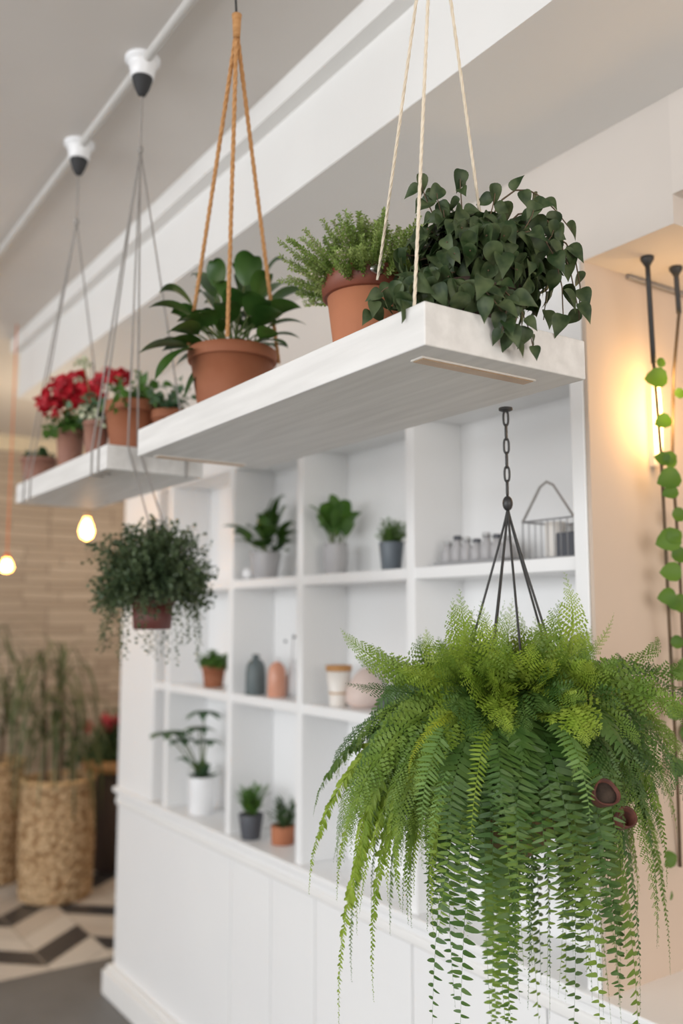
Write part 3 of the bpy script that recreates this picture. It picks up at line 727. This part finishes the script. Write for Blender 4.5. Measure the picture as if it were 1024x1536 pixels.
# right side: airy stems of little oval leaves
for (px, py, dd, L, lf_) in [(988, 960, .02, .018, .05), (930, 985, .08, .020, .04), (1022, 1000, 0, .019, .06), (1045, 1040, .05, .019, .06), (1035, 1090, -.05, .018, .08), (990, 1040, -.1, .018, .07),
    (1005, 1460, 0, .016, .14), (985, 1420, -.05, .016, .14), (1015, 1250, .05, .017, .10), (960, 1520, -.08, .019, .14), (1000, 1330, -.1, .017, .12),
    (1040, 1190, 0, .018, .09), (930, 1480, .05, .018, .14), (1024, 1140, .1, .020, .07), (955, 1400, .02, .018, .12), (940, 1350, -.15, .020, .11)]:
    tipfrond(px, py, dd, rnd.choice(['fern_deep', 'fern']), L * (1.9 if py < 1300 else 1.2), lf_, **(dict(style='airy', pitch=.012) if py < 1300 else dict(style='curly', pitch=.0055)), out=.8, droop=.05)
# left drooping fronds
for (px, py, dd, k, L, lf_) in [(463, 1338, 0, 'fern_lime', .022, .07), (470, 1222, .03, 'fern', .02, .06), (505, 1350, -.04, 'fern_lime', .018, .07), (508, 1540, -.02, 'fern_lime', .024, .08), (527, 1470, .04, 'fern', .02, .08),
    (560, 1500, -.08, 'fern_lime', .022, .08), (545, 1330, -.1, 'fern_lime', .026, .07), (585, 1400, .05, 'fern', .024, .08), (612, 1385, -.1, 'fern', .022, .08),
    (535, 1400, .02, 'fern_lime', .022, .08), (600, 1360, -.14, 'fern_lime', .026, .08)]:
    tipfrond(px, py, dd, k, L, lf_, style='curly', out=.8, droop=.25, jit=.35)
for (px, py, dd, k, L, lf_) in [(575, 1250, -.16, 'fern', .042, .08), (540, 1180, .05, 'fern', .038, .06), (497, 1165, .02, 'fern_deep', .034, .05), (560, 1130, -.1, 'fern_deep', .042, .05), (640, 1290, -.18, 'fern', .04, .07), (520, 1240, .12, 'fern', .034, .07),
    (620, 1200, -.2, 'fern', .04, .06), (500, 1290, .06, 'fern', .03, .07), (580, 1180, .1, 'fern_deep', .042, .05), (600, 1300, -.12, 'fern_lime', .04, .07)]:
    tipfrond(px, py, dd, k, L, lf_, out=.7)
# broad fronds hanging in front
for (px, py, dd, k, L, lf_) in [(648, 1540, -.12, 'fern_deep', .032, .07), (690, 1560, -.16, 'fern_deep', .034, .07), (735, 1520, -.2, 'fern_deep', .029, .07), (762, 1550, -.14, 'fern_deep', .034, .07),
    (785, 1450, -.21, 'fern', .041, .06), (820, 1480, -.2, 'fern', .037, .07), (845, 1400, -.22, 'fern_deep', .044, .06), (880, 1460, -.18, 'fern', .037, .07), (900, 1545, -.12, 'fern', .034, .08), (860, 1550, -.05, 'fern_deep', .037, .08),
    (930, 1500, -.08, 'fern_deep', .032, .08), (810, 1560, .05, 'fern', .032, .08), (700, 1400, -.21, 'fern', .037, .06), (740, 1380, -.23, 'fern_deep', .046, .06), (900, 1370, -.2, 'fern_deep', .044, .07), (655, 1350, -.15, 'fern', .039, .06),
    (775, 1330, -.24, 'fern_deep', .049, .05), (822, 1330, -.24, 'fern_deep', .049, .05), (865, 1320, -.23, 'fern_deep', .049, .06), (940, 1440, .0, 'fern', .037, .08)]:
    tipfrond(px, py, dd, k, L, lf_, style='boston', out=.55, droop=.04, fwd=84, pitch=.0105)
# pale front fronds
tipfrond(633, 1245, -.26, 'fern_pale', .028, .05, style='boston', pitch=.0068, out=.5, fwd=80)
tipfrond(705, 1270, -.27, 'fern_lime', .022, .06, style='boston', pitch=.0066, out=.5, fwd=80)
tipfrond(640, 1300, -.25, 'fern_pale', .020, .05, style='boston', pitch=.0068, out=.5, fwd=75)
tipfrond(885, 1240, -.26, 'fern_pale', .030, .06, style='boston', pitch=.0072, out=.5, fwd=80)
tipfrond(613, 1160, -.25, 'fern_yel', .010, .04, style='boston', pitch=.005, out=.6)
tipfrond(760, 1240, -.26, 'fern_deep', .034, .05, style='boston', pitch=.008, out=.5, fwd=82)
print('hand fronds', len(fronds))
# more of the same, in bands round the pot
def band(n, x0, x1, y0, y1, kinds, L, lf_, style='lace', dds=(-.2, .12), **kw):
    for i in range(n):
        tipfrond(rnd.uniform(x0, x1), rnd.uniform(y0, y1), rnd.uniform(*dds), rnd.choice(kinds), rnd.uniform(*L), lf_, style=style, **kw)
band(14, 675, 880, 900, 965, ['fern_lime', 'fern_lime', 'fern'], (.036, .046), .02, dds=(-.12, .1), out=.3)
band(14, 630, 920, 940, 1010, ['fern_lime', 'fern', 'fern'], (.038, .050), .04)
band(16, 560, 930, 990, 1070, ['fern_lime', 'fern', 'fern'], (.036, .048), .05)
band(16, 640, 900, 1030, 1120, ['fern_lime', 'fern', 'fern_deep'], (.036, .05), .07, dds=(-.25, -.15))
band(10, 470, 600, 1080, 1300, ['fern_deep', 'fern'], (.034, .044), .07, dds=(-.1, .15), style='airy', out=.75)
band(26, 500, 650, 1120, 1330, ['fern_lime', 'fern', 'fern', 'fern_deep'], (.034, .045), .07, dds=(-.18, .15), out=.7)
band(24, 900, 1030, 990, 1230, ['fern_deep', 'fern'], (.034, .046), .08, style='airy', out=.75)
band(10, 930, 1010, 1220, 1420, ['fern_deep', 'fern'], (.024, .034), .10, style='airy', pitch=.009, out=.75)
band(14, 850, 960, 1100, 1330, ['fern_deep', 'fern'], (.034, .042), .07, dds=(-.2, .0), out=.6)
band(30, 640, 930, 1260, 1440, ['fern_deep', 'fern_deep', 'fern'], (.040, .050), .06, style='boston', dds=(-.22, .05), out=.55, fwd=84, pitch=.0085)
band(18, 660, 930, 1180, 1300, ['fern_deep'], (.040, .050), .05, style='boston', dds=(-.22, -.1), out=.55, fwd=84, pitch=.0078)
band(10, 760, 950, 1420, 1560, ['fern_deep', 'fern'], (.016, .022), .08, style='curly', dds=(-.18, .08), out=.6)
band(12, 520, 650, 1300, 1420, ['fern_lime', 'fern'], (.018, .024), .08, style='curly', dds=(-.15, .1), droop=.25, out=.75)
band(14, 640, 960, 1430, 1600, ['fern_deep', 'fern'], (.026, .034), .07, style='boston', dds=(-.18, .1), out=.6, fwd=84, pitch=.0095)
for i in range(40):
    a = rnd.uniform(0, 2 * math.pi); e = rnd.uniform(-20, 60); L = rnd.uniform(.16, .34)
    d = np.array([math.cos(a) * math.cos(R(e)), math.sin(a) * math.cos(R(e)), math.sin(R(e))])
    pa = arc_path(ROOT + np.array([d[0], d[1], 0]) * .05, d, L, rnd.uniform(7, 16), 24)
    mk(pa, 'fern_deep', .040, .0095, T_PINNA if i % 2 else T_LACE)
for mb, kind in fronds[:100]: mb.build('frond', M[kind], fern, False)
rest = fronds[100:]; kinds = ['fern', 'fern_lime', 'fern_deep', 'fern_pale', 'fern_yel']; ex = MB(); mi = []
for mb, kind in rest:
    for v_ in mb.v: ex.v.append(v_)
    ex.f += [tuple(i_ + ex.n for i_ in f_) for f_ in mb.f]; ex.n += mb.n; mi += [kinds.index(kind)] * len(mb.f)
ex.mi = mi
ex.build('inner_fronds', [M[k] for k in kinds], fern, False, kind='stuff')
# small broken clay pot caught in the fern
q = P(905, 1193, dF - .21); ax = nrm(-cf * .8 + cr * .1 + np.array([0, 0, .5])); sx = nrm(np.cross(ax, [0, 0, 1.])); sy = np.cross(ax, sx)
cp = thing('clay_cup', 'tiny reddish brown clay cup tucked among the fern fronds at right', 'pot', tuple(q))
MB().lathe(q - ax * .02, [(.009, 0), (.013, .002), (.0185, .030), (.019, .034), (.017, .034), (.013, .008), (.005, .006)], 24, tilt=np.stack([sx, sy, ax], 1),
           fn=lambda a, z, i, j: .0015 * math.sin(3 * a) * (z > .03)).build('cup', M['cupdark'], cp)
MB().lathe(q + ax * .006, [(.004, 0), (.0162, 0), (.0162, .001), (.002, .001)], 24, tilt=np.stack([sx, sy, ax], 1)).build('shade_disc', M['soil'], cp)  # dark disc stands in for the shade inside the cup mouth
q2 = P(936, 1228, dF - .175)
cp = thing('clay_cup', 'dark brown clay cup just below and right of the reddish one in the fern', 'pot', tuple(q2))
MB().lathe(q2 - ax * .02, [(.008, 0), (.012, .002), (.016, .03), (.013, .03), (.011, .008), (.004, .006)], 24, tilt=np.stack([sx, sy, ax], 1)).build('cup', M['cupdark'], cp)

# ================================================================ THINGS IN THE CUBES
def incell(px, Z, inset): X = W + inset; return np.array([X, y_for(px, X, Z), Z])
GC = 'pots and vases on the cube shelving'
def px2m(p, px): return px * depth(p) / FPX
# row at Z2
b = incell(398, Z2, .06); r = px2m(b, 24)
t, top = potted('potted_plant', 'pale grey pot of broad drooping leaves on the upper shelf, left of three', 'potted plant', tuple(b), r, r * 1.7, M['greypot'], GC, kind='cyl', bs=.75)
lf = MB(); st = MB(); dd0 = depth(b)
for (px, py, dd, w) in [(332, 790, -.02, .05), (350, 800, 0, .05), (447, 800, .03, .05), (412, 750, .02, .05), (440, 815, 0, .055), (370, 790, -.06, .06), (432, 760, .02, .045), (410, 765, .05, .05), (385, 775, 0, .05), (443, 785, .02, .045), (370, 815, -.05, .05), (432, 828, -.04, .05),
                        (400, 790, -.08, .06), (420, 790, -.07, .055), (350, 812, -.05, .045), (428, 745, .04, .03), (395, 812, -.08, .05), (410, 820, -.06, .05)]:
    bigleaf(P(px, py, dd0 + dd), w * 1.25, up=.02, pl=.3, base=top)
lf.build('foliage', M['lily'], t); st.build('stem', M['stemg'], t)
p = incell(372, Z2, .02); rr = px2m(p, 9)
tag(MB().ball(p + np.array([0, 0, rr]), rr, 10).build('ornament', M['white_cer']), 'small white ball beside the pale grey pot on upper shelf', 'ornament')
b = incell(503, Z2, .07); r = px2m(b, 19)
t = thing('potted_plant', 'wavy light grey vase pot with upright broad leaves, middle of the upper shelf', 'potted plant', tuple(b), GC)
hh = px2m(b, 47)
MB().lathe(b, [(r * .75, 0), (r * .8, hh * .05), (r * .95, hh * .45), (r * 1.0, hh * .7), (r * .93, hh * .9), (r * .98, hh), (r * .88, hh), (r * .8, hh * .85)], 32).build('pot', M['greypot'], t)
top = b + np.array([0, 0, hh * .9]); lf = MB(); st = MB(); dd0 = depth(b)
for (px, py, w) in [(462, 760, .045), (475, 772, .05), (495, 742, .05), (485, 755, .05), (512, 755, .05), (520, 750, .045), (543, 770, .045), (530, 785, .05), (478, 790, .05), (500, 775, .06), (518, 778, .05), (490, 785, .05), (535, 775, .04)]:
    bigleaf(P(px, py, dd0 + rnd.uniform(-.06, .05)), w, up=.01, pl=.25, base=top)
lf.build('foliage', M['mid'], t); st.build('stem', M['stemg'], t)
b = incell(587, Z2, .06); r = px2m(b, 19)
t, top = potted('potted_plant', 'blue grey pot of short spiky greenery on upper shelf, right of three', 'potted plant', tuple(b), r, px2m(b, 43), M['bluegrey'], GC, kind='cyl', bs=.78)
grow(t, top, 'mid', 60, (.04, .075), .018, .006, T_LANCE, (35, 90), (0, 3), r=.04, spread=35)
# row of small bottles
GB = 'small silvery bottles on the upper shelf'
tr0 = incell(665, Z2, .07); tr1 = incell(760, Z2, .05)
tray = MB(); tray.box((W + .035, min(tr0[1], tr1[1]), Z2), (W + .115, max(tr0[1], tr1[1]), Z2 + .012))
tag(bevel(tray.build('tray', M['wire'], None, False), .003), 'low grey tray under the small bottles on the upper shelf', 'tray')
nb = 7
for i in range(nb):
    y = tr0[1] + (tr1[1] - tr0[1]) * (i + .5) / nb; x = W + .072; z = Z2 + .012; h = .052 + .012 * ((i * 5) % 3) / 2
    labs = ['leftmost small silvery bottle on the grey tray', 'second small silvery bottle from the left on the tray', 'third small silvery bottle from the left on the tray', 'middle small silvery bottle of the seven on the tray', 'third small bottle from the right on the tray', 'second small bottle from the right on the tray', 'rightmost small bottle on the tray, behind the hanging chain wires']
    t = thing('glass_bottle', labs[i], 'bottle', (x, y, z), GB)
    rb = .0175
    MB().lathe((x, y, z), [(rb * .9, 0), (rb, .003), (rb, h * .55), (rb * .5, h * .75), (rb * .5, h * .9)], 20).build('body', M['greypot'], t)
    MB().lathe((x, y, z + h * .88), [(rb * .62, 0), (rb * .62, h * .14), (rb * .5, h * .17)], 16).build('cap', M['darkgrey' if i % 2 else 'steel'], t)
# wire basket
ya = incell(785, Z2, .03)[1]; yb_ = incell(862, Z2, .03)[1]; xa, xb = W + .03, W + .15; hb_ = .088
t = thing('wire_basket', 'grey wire basket with a raised triangular handle at the right of the upper shelf', 'basket', ((xa + xb) / 2, (ya + yb_) / 2, Z2), None)
fr = MB()
for z in (Z2 + .003, Z2 + hb_): fr.tube([(xa, ya, z), (xb, ya, z), (xb, yb_, z), (xa, yb_, z)], .0022, 6, closed=True)
fr.build('frame', M['wire'], t)
wr = MB()
for i in range(9):
    y = ya + (yb_ - ya) * i / 8
    for x in (xa, xb): wr.tube([(x, y, Z2), (x, y, Z2 + hb_)], .0012, 5)
for i in range(7):
    x = xa + (xb - xa) * i / 6
    for y in (ya, yb_): wr.tube([(x, y, Z2), (x, y, Z2 + hb_)], .0012, 5)
wr.build('wire_mesh', M['wire'], t)
ym = (ya + yb_) / 2
MB().tube([(xa, ya, Z2 + hb_), (xa, ym + .02, Z2 + hb_ + .075), (xa, ym, Z2 + hb_ + .085), (xa, ym - .02, Z2 + hb_ + .075), (xa, yb_, Z2 + hb_)], .003, 6).build('handle', M['rope_grey'], t)
yq = (ya * .35 + yb_ * .65)
tag(bevel(MB().box((xa + .03, yq - .028, Z2 + .004), (xa + .08, yq + .028, Z2 + .06)).build('small_box', M['darkgrey'], None, False), .003), 'small dark grey cube box inside the wire basket', 'box')
tag(MB().lathe((xa + .07, ya - .035, Z2 + .004), cylprof(.024, .085, .95), 20).build('candle', M['cream']), 'cream candle standing inside the wire basket', 'candle')
# row at Z1
b = incell(320, Z1, .07); r = px2m(b, 18)
t, top = potted('potted_plant', 'small terracotta pot of bright green cress on the middle shelf, leftmost', 'potted plant', tuple(b), r, px2m(b, 32), M['terra'], GC, rim=.2, bs=.78)
grow(t, top, 'mid', 90, (.03, .07), .016, .007, T_ROUND, (20, 90), (0, 5), r=.05)
def bottle(px, inset, Z, rpx, hpx, mat, label, cap, prof='shoulder'):
    b = incell(px, Z, inset); r = px2m(b, rpx); h = px2m(b, hpx)
    t = thing('ceramic_bottle', label, 'bottle', tuple(b), GC)
    MB().lathe(b, [(r * .92, 0), (r, h * .03), (r * .98, h * .5), (r * .9, h * .72), (r * .62, h * .84), (r * .3, h * .88), (r * .28, h * .93)], 32).build('body', M[mat], t)
    MB().lathe(b + np.array([0, 0, h * .9]), [(r * .34, 0), (r * .38, h * .03), (r * .36, h * .08), (r * .15, h * .1)], 20).build('stopper', M[cap], t)
    return t
bottle(383, .045, Z1, 15.5, 60, 'sage', 'dark slate ceramic bottle with stopper on the middle shelf', 'sage')
t = bottle(415, .06, Z1, 14, 58, 'copper', 'copper coloured bottle with white stopper beside the slate bottle', 'white_cer')
b = incell(438, Z1, .12); top = b + np.array([0, 0, .11])
t = thing('bud_vase', 'slim white bud vase with a thin dark twig on the middle shelf', 'vase', tuple(b))
MB().lathe(b, [(.018, 0), (.024, .01), (.022, .06), (.010, .1), (.012, .12), (.008, .12)], 20).build('vase', M['white_cer'], t)
tw = MB(); tw.tube(bez(top, top + np.array([0, .0, .05]), P(440, 955, depth(b)), n=8), .0012, 5)
tw.build('twig', M['bark'], t); bd = MB(); bd.ball(P(441, 955, depth(b)), .006, 6); bd.ball(P(428, 962, depth(b)), .005, 6); bd.build('bud', M['darkgrey'], t)
b = incell(508, Z1, .06); r = px2m(b, 20); h = px2m(b, 60)
t = thing('ceramic_cup', 'tall cream cup with orange rim and band on the middle shelf', 'cup', tuple(b), GC)
MB().lathe(b, [(r * .66, 0), (r * .7, h * .03), (r * .74, h * .3), (r * .97, h * .86), (r * .9, h * .86)], 32).build('body', M['cream'], t)
MB().lathe(b + np.array([0, 0, h * .86]), [(r * .97, 0), (r * 1.0, h * .14), (r * .93, h * .14), (r * .9, 0)], 32).build('rim', M['wood'], t)
MB().lathe(b + np.array([0, 0, h * .3]), [(r * .74, 0), (r * .76, .002), (r * .765, h * .05), (r * .74, h * .055)], 32).build('band', M['gold'], t)
b = incell(556, Z1, .12); b[0] = W + .10; b[1] = y_for(548, b[0], Z1); r = px2m(b, 30)
t = thing('ornament', 'blush peach rounded ornament beside the cream cup', 'ornament', tuple(b), None)
MB().lathe(b, [(r * .7, 0), (r, r * .3), (r * .95, r * .9), (r * .55, r * 1.6), (r * .2, r * 1.9), (r * .05, r * 1.95)], 32).build('body', M['peach'], t)
b = incell(577, Z1, .05); r = px2m(b, 11)
tag(MB().lathe(b, [(r * .6, 0), (r, r * .4), (r, r * 1.5), (r * .7, r * 2.1), (r * .6, r * 2.1)], 24).build('jar', M['darkgrey']), 'small black jar at the fern tips on the middle shelf', 'jar')
# bottom row
b = incell(302, ZLEDGE, .07); r = px2m(b, 21); h = px2m(b, 54)
t, top = potted('potted_plant', 'white cylinder pot with tall blue green umbrella leaves in the bottom cube', 'potted plant', tuple(b), r, h, M['white_cer'], GC, kind='cyl', bs=.9)
lf = MB(); st = MB(); dd0 = depth(b)
for (px, py, n, L) in [(300, 1068, 8, .085), (255, 1098, 7, .08), (240, 1100, 6, .07), (292, 1092, 7, .07), (305, 1112, 6, .06), (270, 1110, 6, .07)]:
    c = P(px + 6, py, dd0 + rnd.uniform(-.05, .03)); st.tube(bez(top, (top + c) / 2 + np.array([0, 0, .03]), c, n=8), .003, 6)
    for k in range(n):
        a = 2 * math.pi * k / n + rnd.random() * .4; d = np.array([math.cos(a), math.sin(a), -.05])
        pa = arc_path(c, d + np.array([0, 0, .15]), L, 9, 8); blade(lf, pa, .040)
bigleaf(P(262, 1142, dd0 - .04), .05, up=.03, base=top)
for k in range(26):
    d = rdir(25, 85); pa = arc_path(top, d, rnd.uniform(.05, .10), 4, 8); blade(lf, pa, .038)
lf.build('foliage', M['sageleaf'], t); st.build('stem', M['stemg'], t)
b = incell(376, ZLEDGE, .035); r = px2m(b, 19)
t, top = potted('potted_plant', 'dark grey pot of upright spiky succulent in the bottom cube', 'potted plant', tuple(b), r, px2m(b, 36), M['darkgrey'], GC, kind='cyl', bs=.75)
grow(t, top, 'mid', 22, (.05, .10), .042, .010, T_LANCE, (68, 89), (0, 2), r=.06, spread=22, start=.0)
b = incell(424, ZLEDGE, .09); r = px2m(b, 18)
t, top = potted('potted_plant', 'short terracotta pot of dark succulent rosettes, rightmost in the bottom cubes', 'potted plant', tuple(b), r, px2m(b, 27), M['terra_pale'], GC, kind='cyl', bs=.95)
grow(t, top, 'darkleaf', 24, (.04, .085), .034, .010, T_LANCE, (40, 88), (0, 2), r=.05, spread=35, start=.0)

# ================================================================ FLOOR BASKETS
GR = 'woven rattan planters'
def basket(px, py, r, h, label, plants, leafy):
    b = onZ(px, py, 0); b[2] = .002
    t = thing('rattan_planter', label, 'planter', tuple(b), GR)
    prof = [(r * .9, 0), (r * .97, .01)] + [(r * (1.0 + .05 * math.sin(math.pi * z)), .02 + (h - .04) * z) for z in np.linspace(0, 1, 70)] + [(r * 1.02, h), (r * .93, h), (r * .9, h - .06), (r * .88, h - .1)]
    def fn(a, z, i, j):
        if z < .02 or z > h - .03: return 0
        return -.016 * abs(math.sin(a * 17 + (math.pi / 2 if (j // 3) % 2 else 0))) * abs(math.sin(j * math.pi / 3 + .5)) + .002 * math.sin(i * 7.3 + j * 3.1)
    MB().lathe(b, prof, 176, fn=fn).build('basket', M['weave'], t)
    MB().tube([(b[0] + r * .98 * math.cos(w), b[1] + r * .98 * math.sin(w), b[2] + h) for w in np.linspace(0, 2 * math.pi, 48, endpoint=False)], .013, 8, closed=True).build('rim', M['rattan'], t)
    MB().lathe(b + np.array([0, 0, h - .10]), [(r * .3, 0), (r * .88, 0), (r * .86, .01), (r * .02, .03)], 24).build('soil', M['soil'], t)
    g = MB(); top = b + np.array([0, 0, h - .08]); tr = MB()
    for (ax_, hh, n, sp) in plants:
        s = top + np.array([ax_, 0, 0]); e = s + np.array([ax_ * .5, 0, hh])
        tr.tube(bez(s, (s + e) / 2 + np.array([.02, 0, 0]), e, n=8), lambda q: .014 - .006 * q, 8)
        for k in range(n):
            q, T = samp(line(s, e), rnd.uniform(.35, 1)); d = rdir(45, 85)
            pa = arc_path(q, d, rnd.uniform(.45, .85) * sp, rnd.uniform(5, 10) / sp, 16); blade(g, pa, .016, prof=lambda u: (1 - u) ** .4 * min(1, u * 6 + .3))
    g.build('foliage', M['grass'], t); tr.build('stem', M['bark'], t)
basket(82, 1345, .205, .66, 'tall round woven rattan planter with long drooping grassy leaves', [(.0, .75, 40, .9), (.06, .5, 22, .8), (-.08, .8, 30, .9)], 1)
basket(-22, 1322, .20, .71, 'woven rattan planter at the left picture edge, behind the round one', [(-.02, .85, 45, .9), (.05, .5, 28, .8)], 1)
# dark planter with flowers
b = onZ(176, 1300, 0); b[2] = .002
t = thing('flower_planter', 'dark wicker planter with honey wood rim and red flowers behind the rattan planter', 'planter', tuple(b))
MB().lathe(b, [(.16, 0), (.165, .01), (.22, .62), (.21, .62), (.19, .5)], 40).build('body', M['rattan_dark'], t)
MB().lathe(b + np.array([0, 0, .62]), [(.21, 0), (.235, .0), (.24, .06), (.225, .07), (.19, .07), (.19, .01)], 40).build('rim', M['wood'], t)
MB().lathe(b + np.array([0, 0, .6]), [(.05, 0), (.19, 0), (.18, .06), (.03, .08)], 24).build('soil', M['soil'], t)
grow(t, b + np.array([0, 0, .68]), 'darkleaf', 130, (.12, .34), .045, .02, T_ROUND, (5, 88), (0, 4), r=.15)
for k in range(14):
    d = rdir(15, 80); c = b + np.array([0, 0, .68]) + d * rnd.uniform(.2, .33); mats = []; offs = []
    for j in range(36):
        e = rdir(-40, 90); mats.append(frame_mats(rdir(-90, 90), e, .024)); offs.append(c + e * .028)
    hd = MB(); hd.inst(T_ROUND[0], T_ROUND[1], mats, offs); hd.build('flower_head', M['pink'], t)

# ================================================================ BULBS
GL = 'amber filament bulbs'
def pendant(px, py, D, cord, label, ctop, rpx=10, hpx=17):
    c = P(px, py, D); t = thing('pendant_bulb', label, 'light bulb', tuple(c), GL)
    r = rpx * D / FPX; h = hpx * D / FPX
    MB().lathe(c - np.array([0, 0, h]), [(r * .15, 0), (r * .75, h * .25), (r, h * .8), (r * .8, h * 1.3), (r * .45, h * 1.8), (r * .4, h * 2)], 24).build('glass_bulb', M['glass'], t)
    f = MB()
    for k in range(5): f.tube(line(c + np.array([r * .4 * math.cos(k * 1.26), r * .4 * math.sin(k * 1.26), -h * .55]), c + np.array([r * .3 * math.cos(k * 1.26 + .3), r * .3 * math.sin(k * 1.26 + .3), h * .5])), r * .1, 5)
    f.build('filament', M['bulb'], t)
    MB().lathe(c + np.array([0, 0, h * .95]), [(r * .42, 0), (r * .5, h * .1), (r * .5, h * .5), (r * .2, h * .7)], 16).build('socket', M['orange'] if cord == 'orange' else M['gold'], t)
    e = ctop if ctop is not None else np.array([c[0], c[1], ZC])
    MB().tube(line(c + np.array([0, 0, h * 1.5]), e), .003, 6).build('cord', M[cord], t)
    l = bpy.data.lights.new('bulb_light', 'POINT'); l.color = (1, .55, .2); l.energy = .25; l.shadow_soft_size = .03
    o = bpy.data.objects.new('bulb_light', l); COL.objects.link(o); o.location = tuple(c - np.array([0, 0, h + .08]))
q = P(130, 793, 3.6); pendant(130, 793, 3.6, 'rope_grey', 'glowing amber bulb on a thin grey cord seen just under the far hanging shelf', np.array([q[0], q[1], ZB]), 11, 17)
pendant(10, 848, 3.9, 'orange', 'glowing bulb on an orange cord at the left picture edge', None, 10, 11)

# ================================================================ RIGHT RECESS VINES
GV = 'trailing vines on black hangers'
def vineh(px, py, pts, label, leaves, Y=None):
    Yv = YN - (.10 if Y is None else Y); lo = EYE + ray(px, py) * (Yv / ray(px, py)[1]); top = np.array([lo[0], Yv, ZL])
    t = thing('hanging_vine', label, 'hanging vine', tuple(top), GV)
    MB().lathe(top - np.array([0, 0, .02]), [(.006, 0), (.009, .006), (.014, .014), (.014, .02)], 16).build('hook', M['black'], t)
    dv = depth(top)
    pp = [top - np.array([0, 0, .01])] + [P(x, y, dv) for x, y in pts]
    k = 2
    MB().tube(line(pp[0], pp[1], 0, 6), .0055, 8).build('rod', M['black'], t)
    path = []
    for i in range(1, len(pp) - 1): path += line(pp[i], pp[i + 1], 0, 6)[:-1]
    path.append(pp[-1]); MB().tube(path, .0035, 6).build('stem', M['bark'], t)
    lf = MB()
    for (x, y, s, a) in leaves:
        q = P(x, y, dv - .015); d = cr * math.cos(R(a)) + np.array([0, 0, 1]) * math.sin(R(a))
        lf.inst(T_ROUND[0], T_ROUND[1], [frame_mats(d, -cf + np.array([rnd.uniform(-.3, .3), rnd.uniform(-.3, .3), .2]), s * dv / FPX)], [q - d * s * dv / FPX * .5])
    lf.build('foliage', M['vine'], t)
vineh(971, 405, [(980, 545), (991, 680), (997, 800), (1003, 930), (1010, 1060), (1016, 1180), (1020, 1300)], 'trailing vine of round green leaves on the left black hanger', [
    (991, 543, 16, 60), (984, 567, 34, 180), (994, 632, 26, 200), (993, 688, 24, 160), (1005, 687, 24, 20), (1003, 718, 36, 200), (1005, 738, 24, 200), (1002, 810, 38, 200), (1012, 803, 26, 30), (1006, 858, 32, 180), (1000, 895, 28, 190), (1016, 963, 22, 0),
    (1012, 1065, 30, 90), (1004, 1288, 26, 20), (1000, 1340, 20, 60), (1016, 1150, 30, 100), (1020, 1010, 24, 0), (1012, 905, 22, 20)])
vineh(1014, 421, [(1018, 470), (1010, 560), (1008, 700), (1018, 830), (1024, 960), (1030, 1300)], 'trailing vine on the black hanger at the right picture edge', [
    (1006, 692, 22, 20), (1019, 772, 24, 0), (1020, 832, 28, 10), (1022, 905, 30, 0), (1020, 590, 18, 10), (1030, 1000, 30, 0), (1034, 1100, 30, 0)])
# wall light behind the vine
wl = onY(974, 620, YN - .01); dv = depth(wl)
t = thing('wall_light', 'warm glowing slim vertical wall light behind the vine', 'wall light', (wl[0], YN - .015, wl[2]))
zl0 = onY(974, 700, YN - .01)[2]; zl1 = onY(974, 568, YN - .01)[2]
MB().box((wl[0] - .008, YN - .024, zl0), (wl[0] + .006, YN - .01, zl1)).build('bracket', M['cream'], t, False)
MB().tube([(wl[0] - .004, YN - .034, z) for z in np.linspace(zl0 + .01, zl1 - .01, 6)], lambda q: .002 + .0075 * math.sin(math.pi * (.06 + .88 * q)) ** .5, 12).build('lamp_tube', M['strip'], t)

# ================================================================ LIGHT
w = bpy.data.worlds.new('World'); scn.world = w; w.use_nodes = True
bg = w.node_tree.nodes['Background']; bg.inputs[0].default_value = (.97, .98, 1, 1); bg.inputs[1].default_value = 1.08
def area(name, loc, tgt, sx, sy, e, col):
    l = bpy.data.lights.new(name, 'AREA'); l.shape = 'RECTANGLE'; l.size = sx; l.size_y = sy; l.energy = e; l.color = col
    o = bpy.data.objects.new(name, l); COL.objects.link(o); o.location = loc
    o.rotation_euler = (V(tgt) - V(loc)).to_track_quat('-Z', 'Y').to_euler(); return o
area('window_daylight', (-3.1, 1.2, 2.0), (1.4, 2.0, 1.7), 4.5, 1.5, 95, (.96, .98, 1))
area('warm_shelf_fill', (.6, -2.9, 2.0), (1.0, 2.0, 1.8), 3.0, 1.5, 50, (1, .92, .83))  # added unseen fill, warmed to brighten the cube shelving cells
def point(name, loc, e, col, s=.1):
    l = bpy.data.lights.new(name, 'POINT'); l.energy = e; l.color = col; l.shadow_soft_size = s
    o = bpy.data.objects.new(name, l); COL.objects.link(o); o.location = loc; return o
point('far_room_lamp', (1.5, 5.0, 2.2), 12, (1, .80, .55), .15)
point('far_room_lamp', (2.6, 5.0, 2.2), 17, (1, .84, .66), .15)
point('recess_lamp', (2.6, .9, 2.0), 3, (1, .84, .68), .1)
point('wall_light_glow', (wl[0] - .02, YN - .09, wl[2] + .06), .6, (1, .62, .25), .03)
point('wall_light_glow', (wl[0] - .02, YN - .09, wl[2] - .03), .9, (1, .62, .25), .03)

# ================================================================ CAMERA
cam = bpy.data.cameras.new('camera'); co = bpy.data.objects.new('camera', cam); COL.objects.link(co)
co.location = (0, 0, 1.6); co.rotation_euler = (math.pi / 2 + PIT, 0, -YAW)
cam.sensor_fit = 'VERTICAL'; cam.sensor_height = 36; cam.sensor_width = 24; cam.lens = FPX / 1536 * 36
cam.clip_start = .05; cam.dof.use_dof = True; cam.dof.focus_distance = dF - .12; cam.dof.aperture_fstop = 2.0
scn.camera = co
vs = scn.view_settings; vs.view_transform = 'Standard'; vs.look = 'None'; vs.gamma = 1; vs.use_curve_mapping = False; vs.exposure = .18
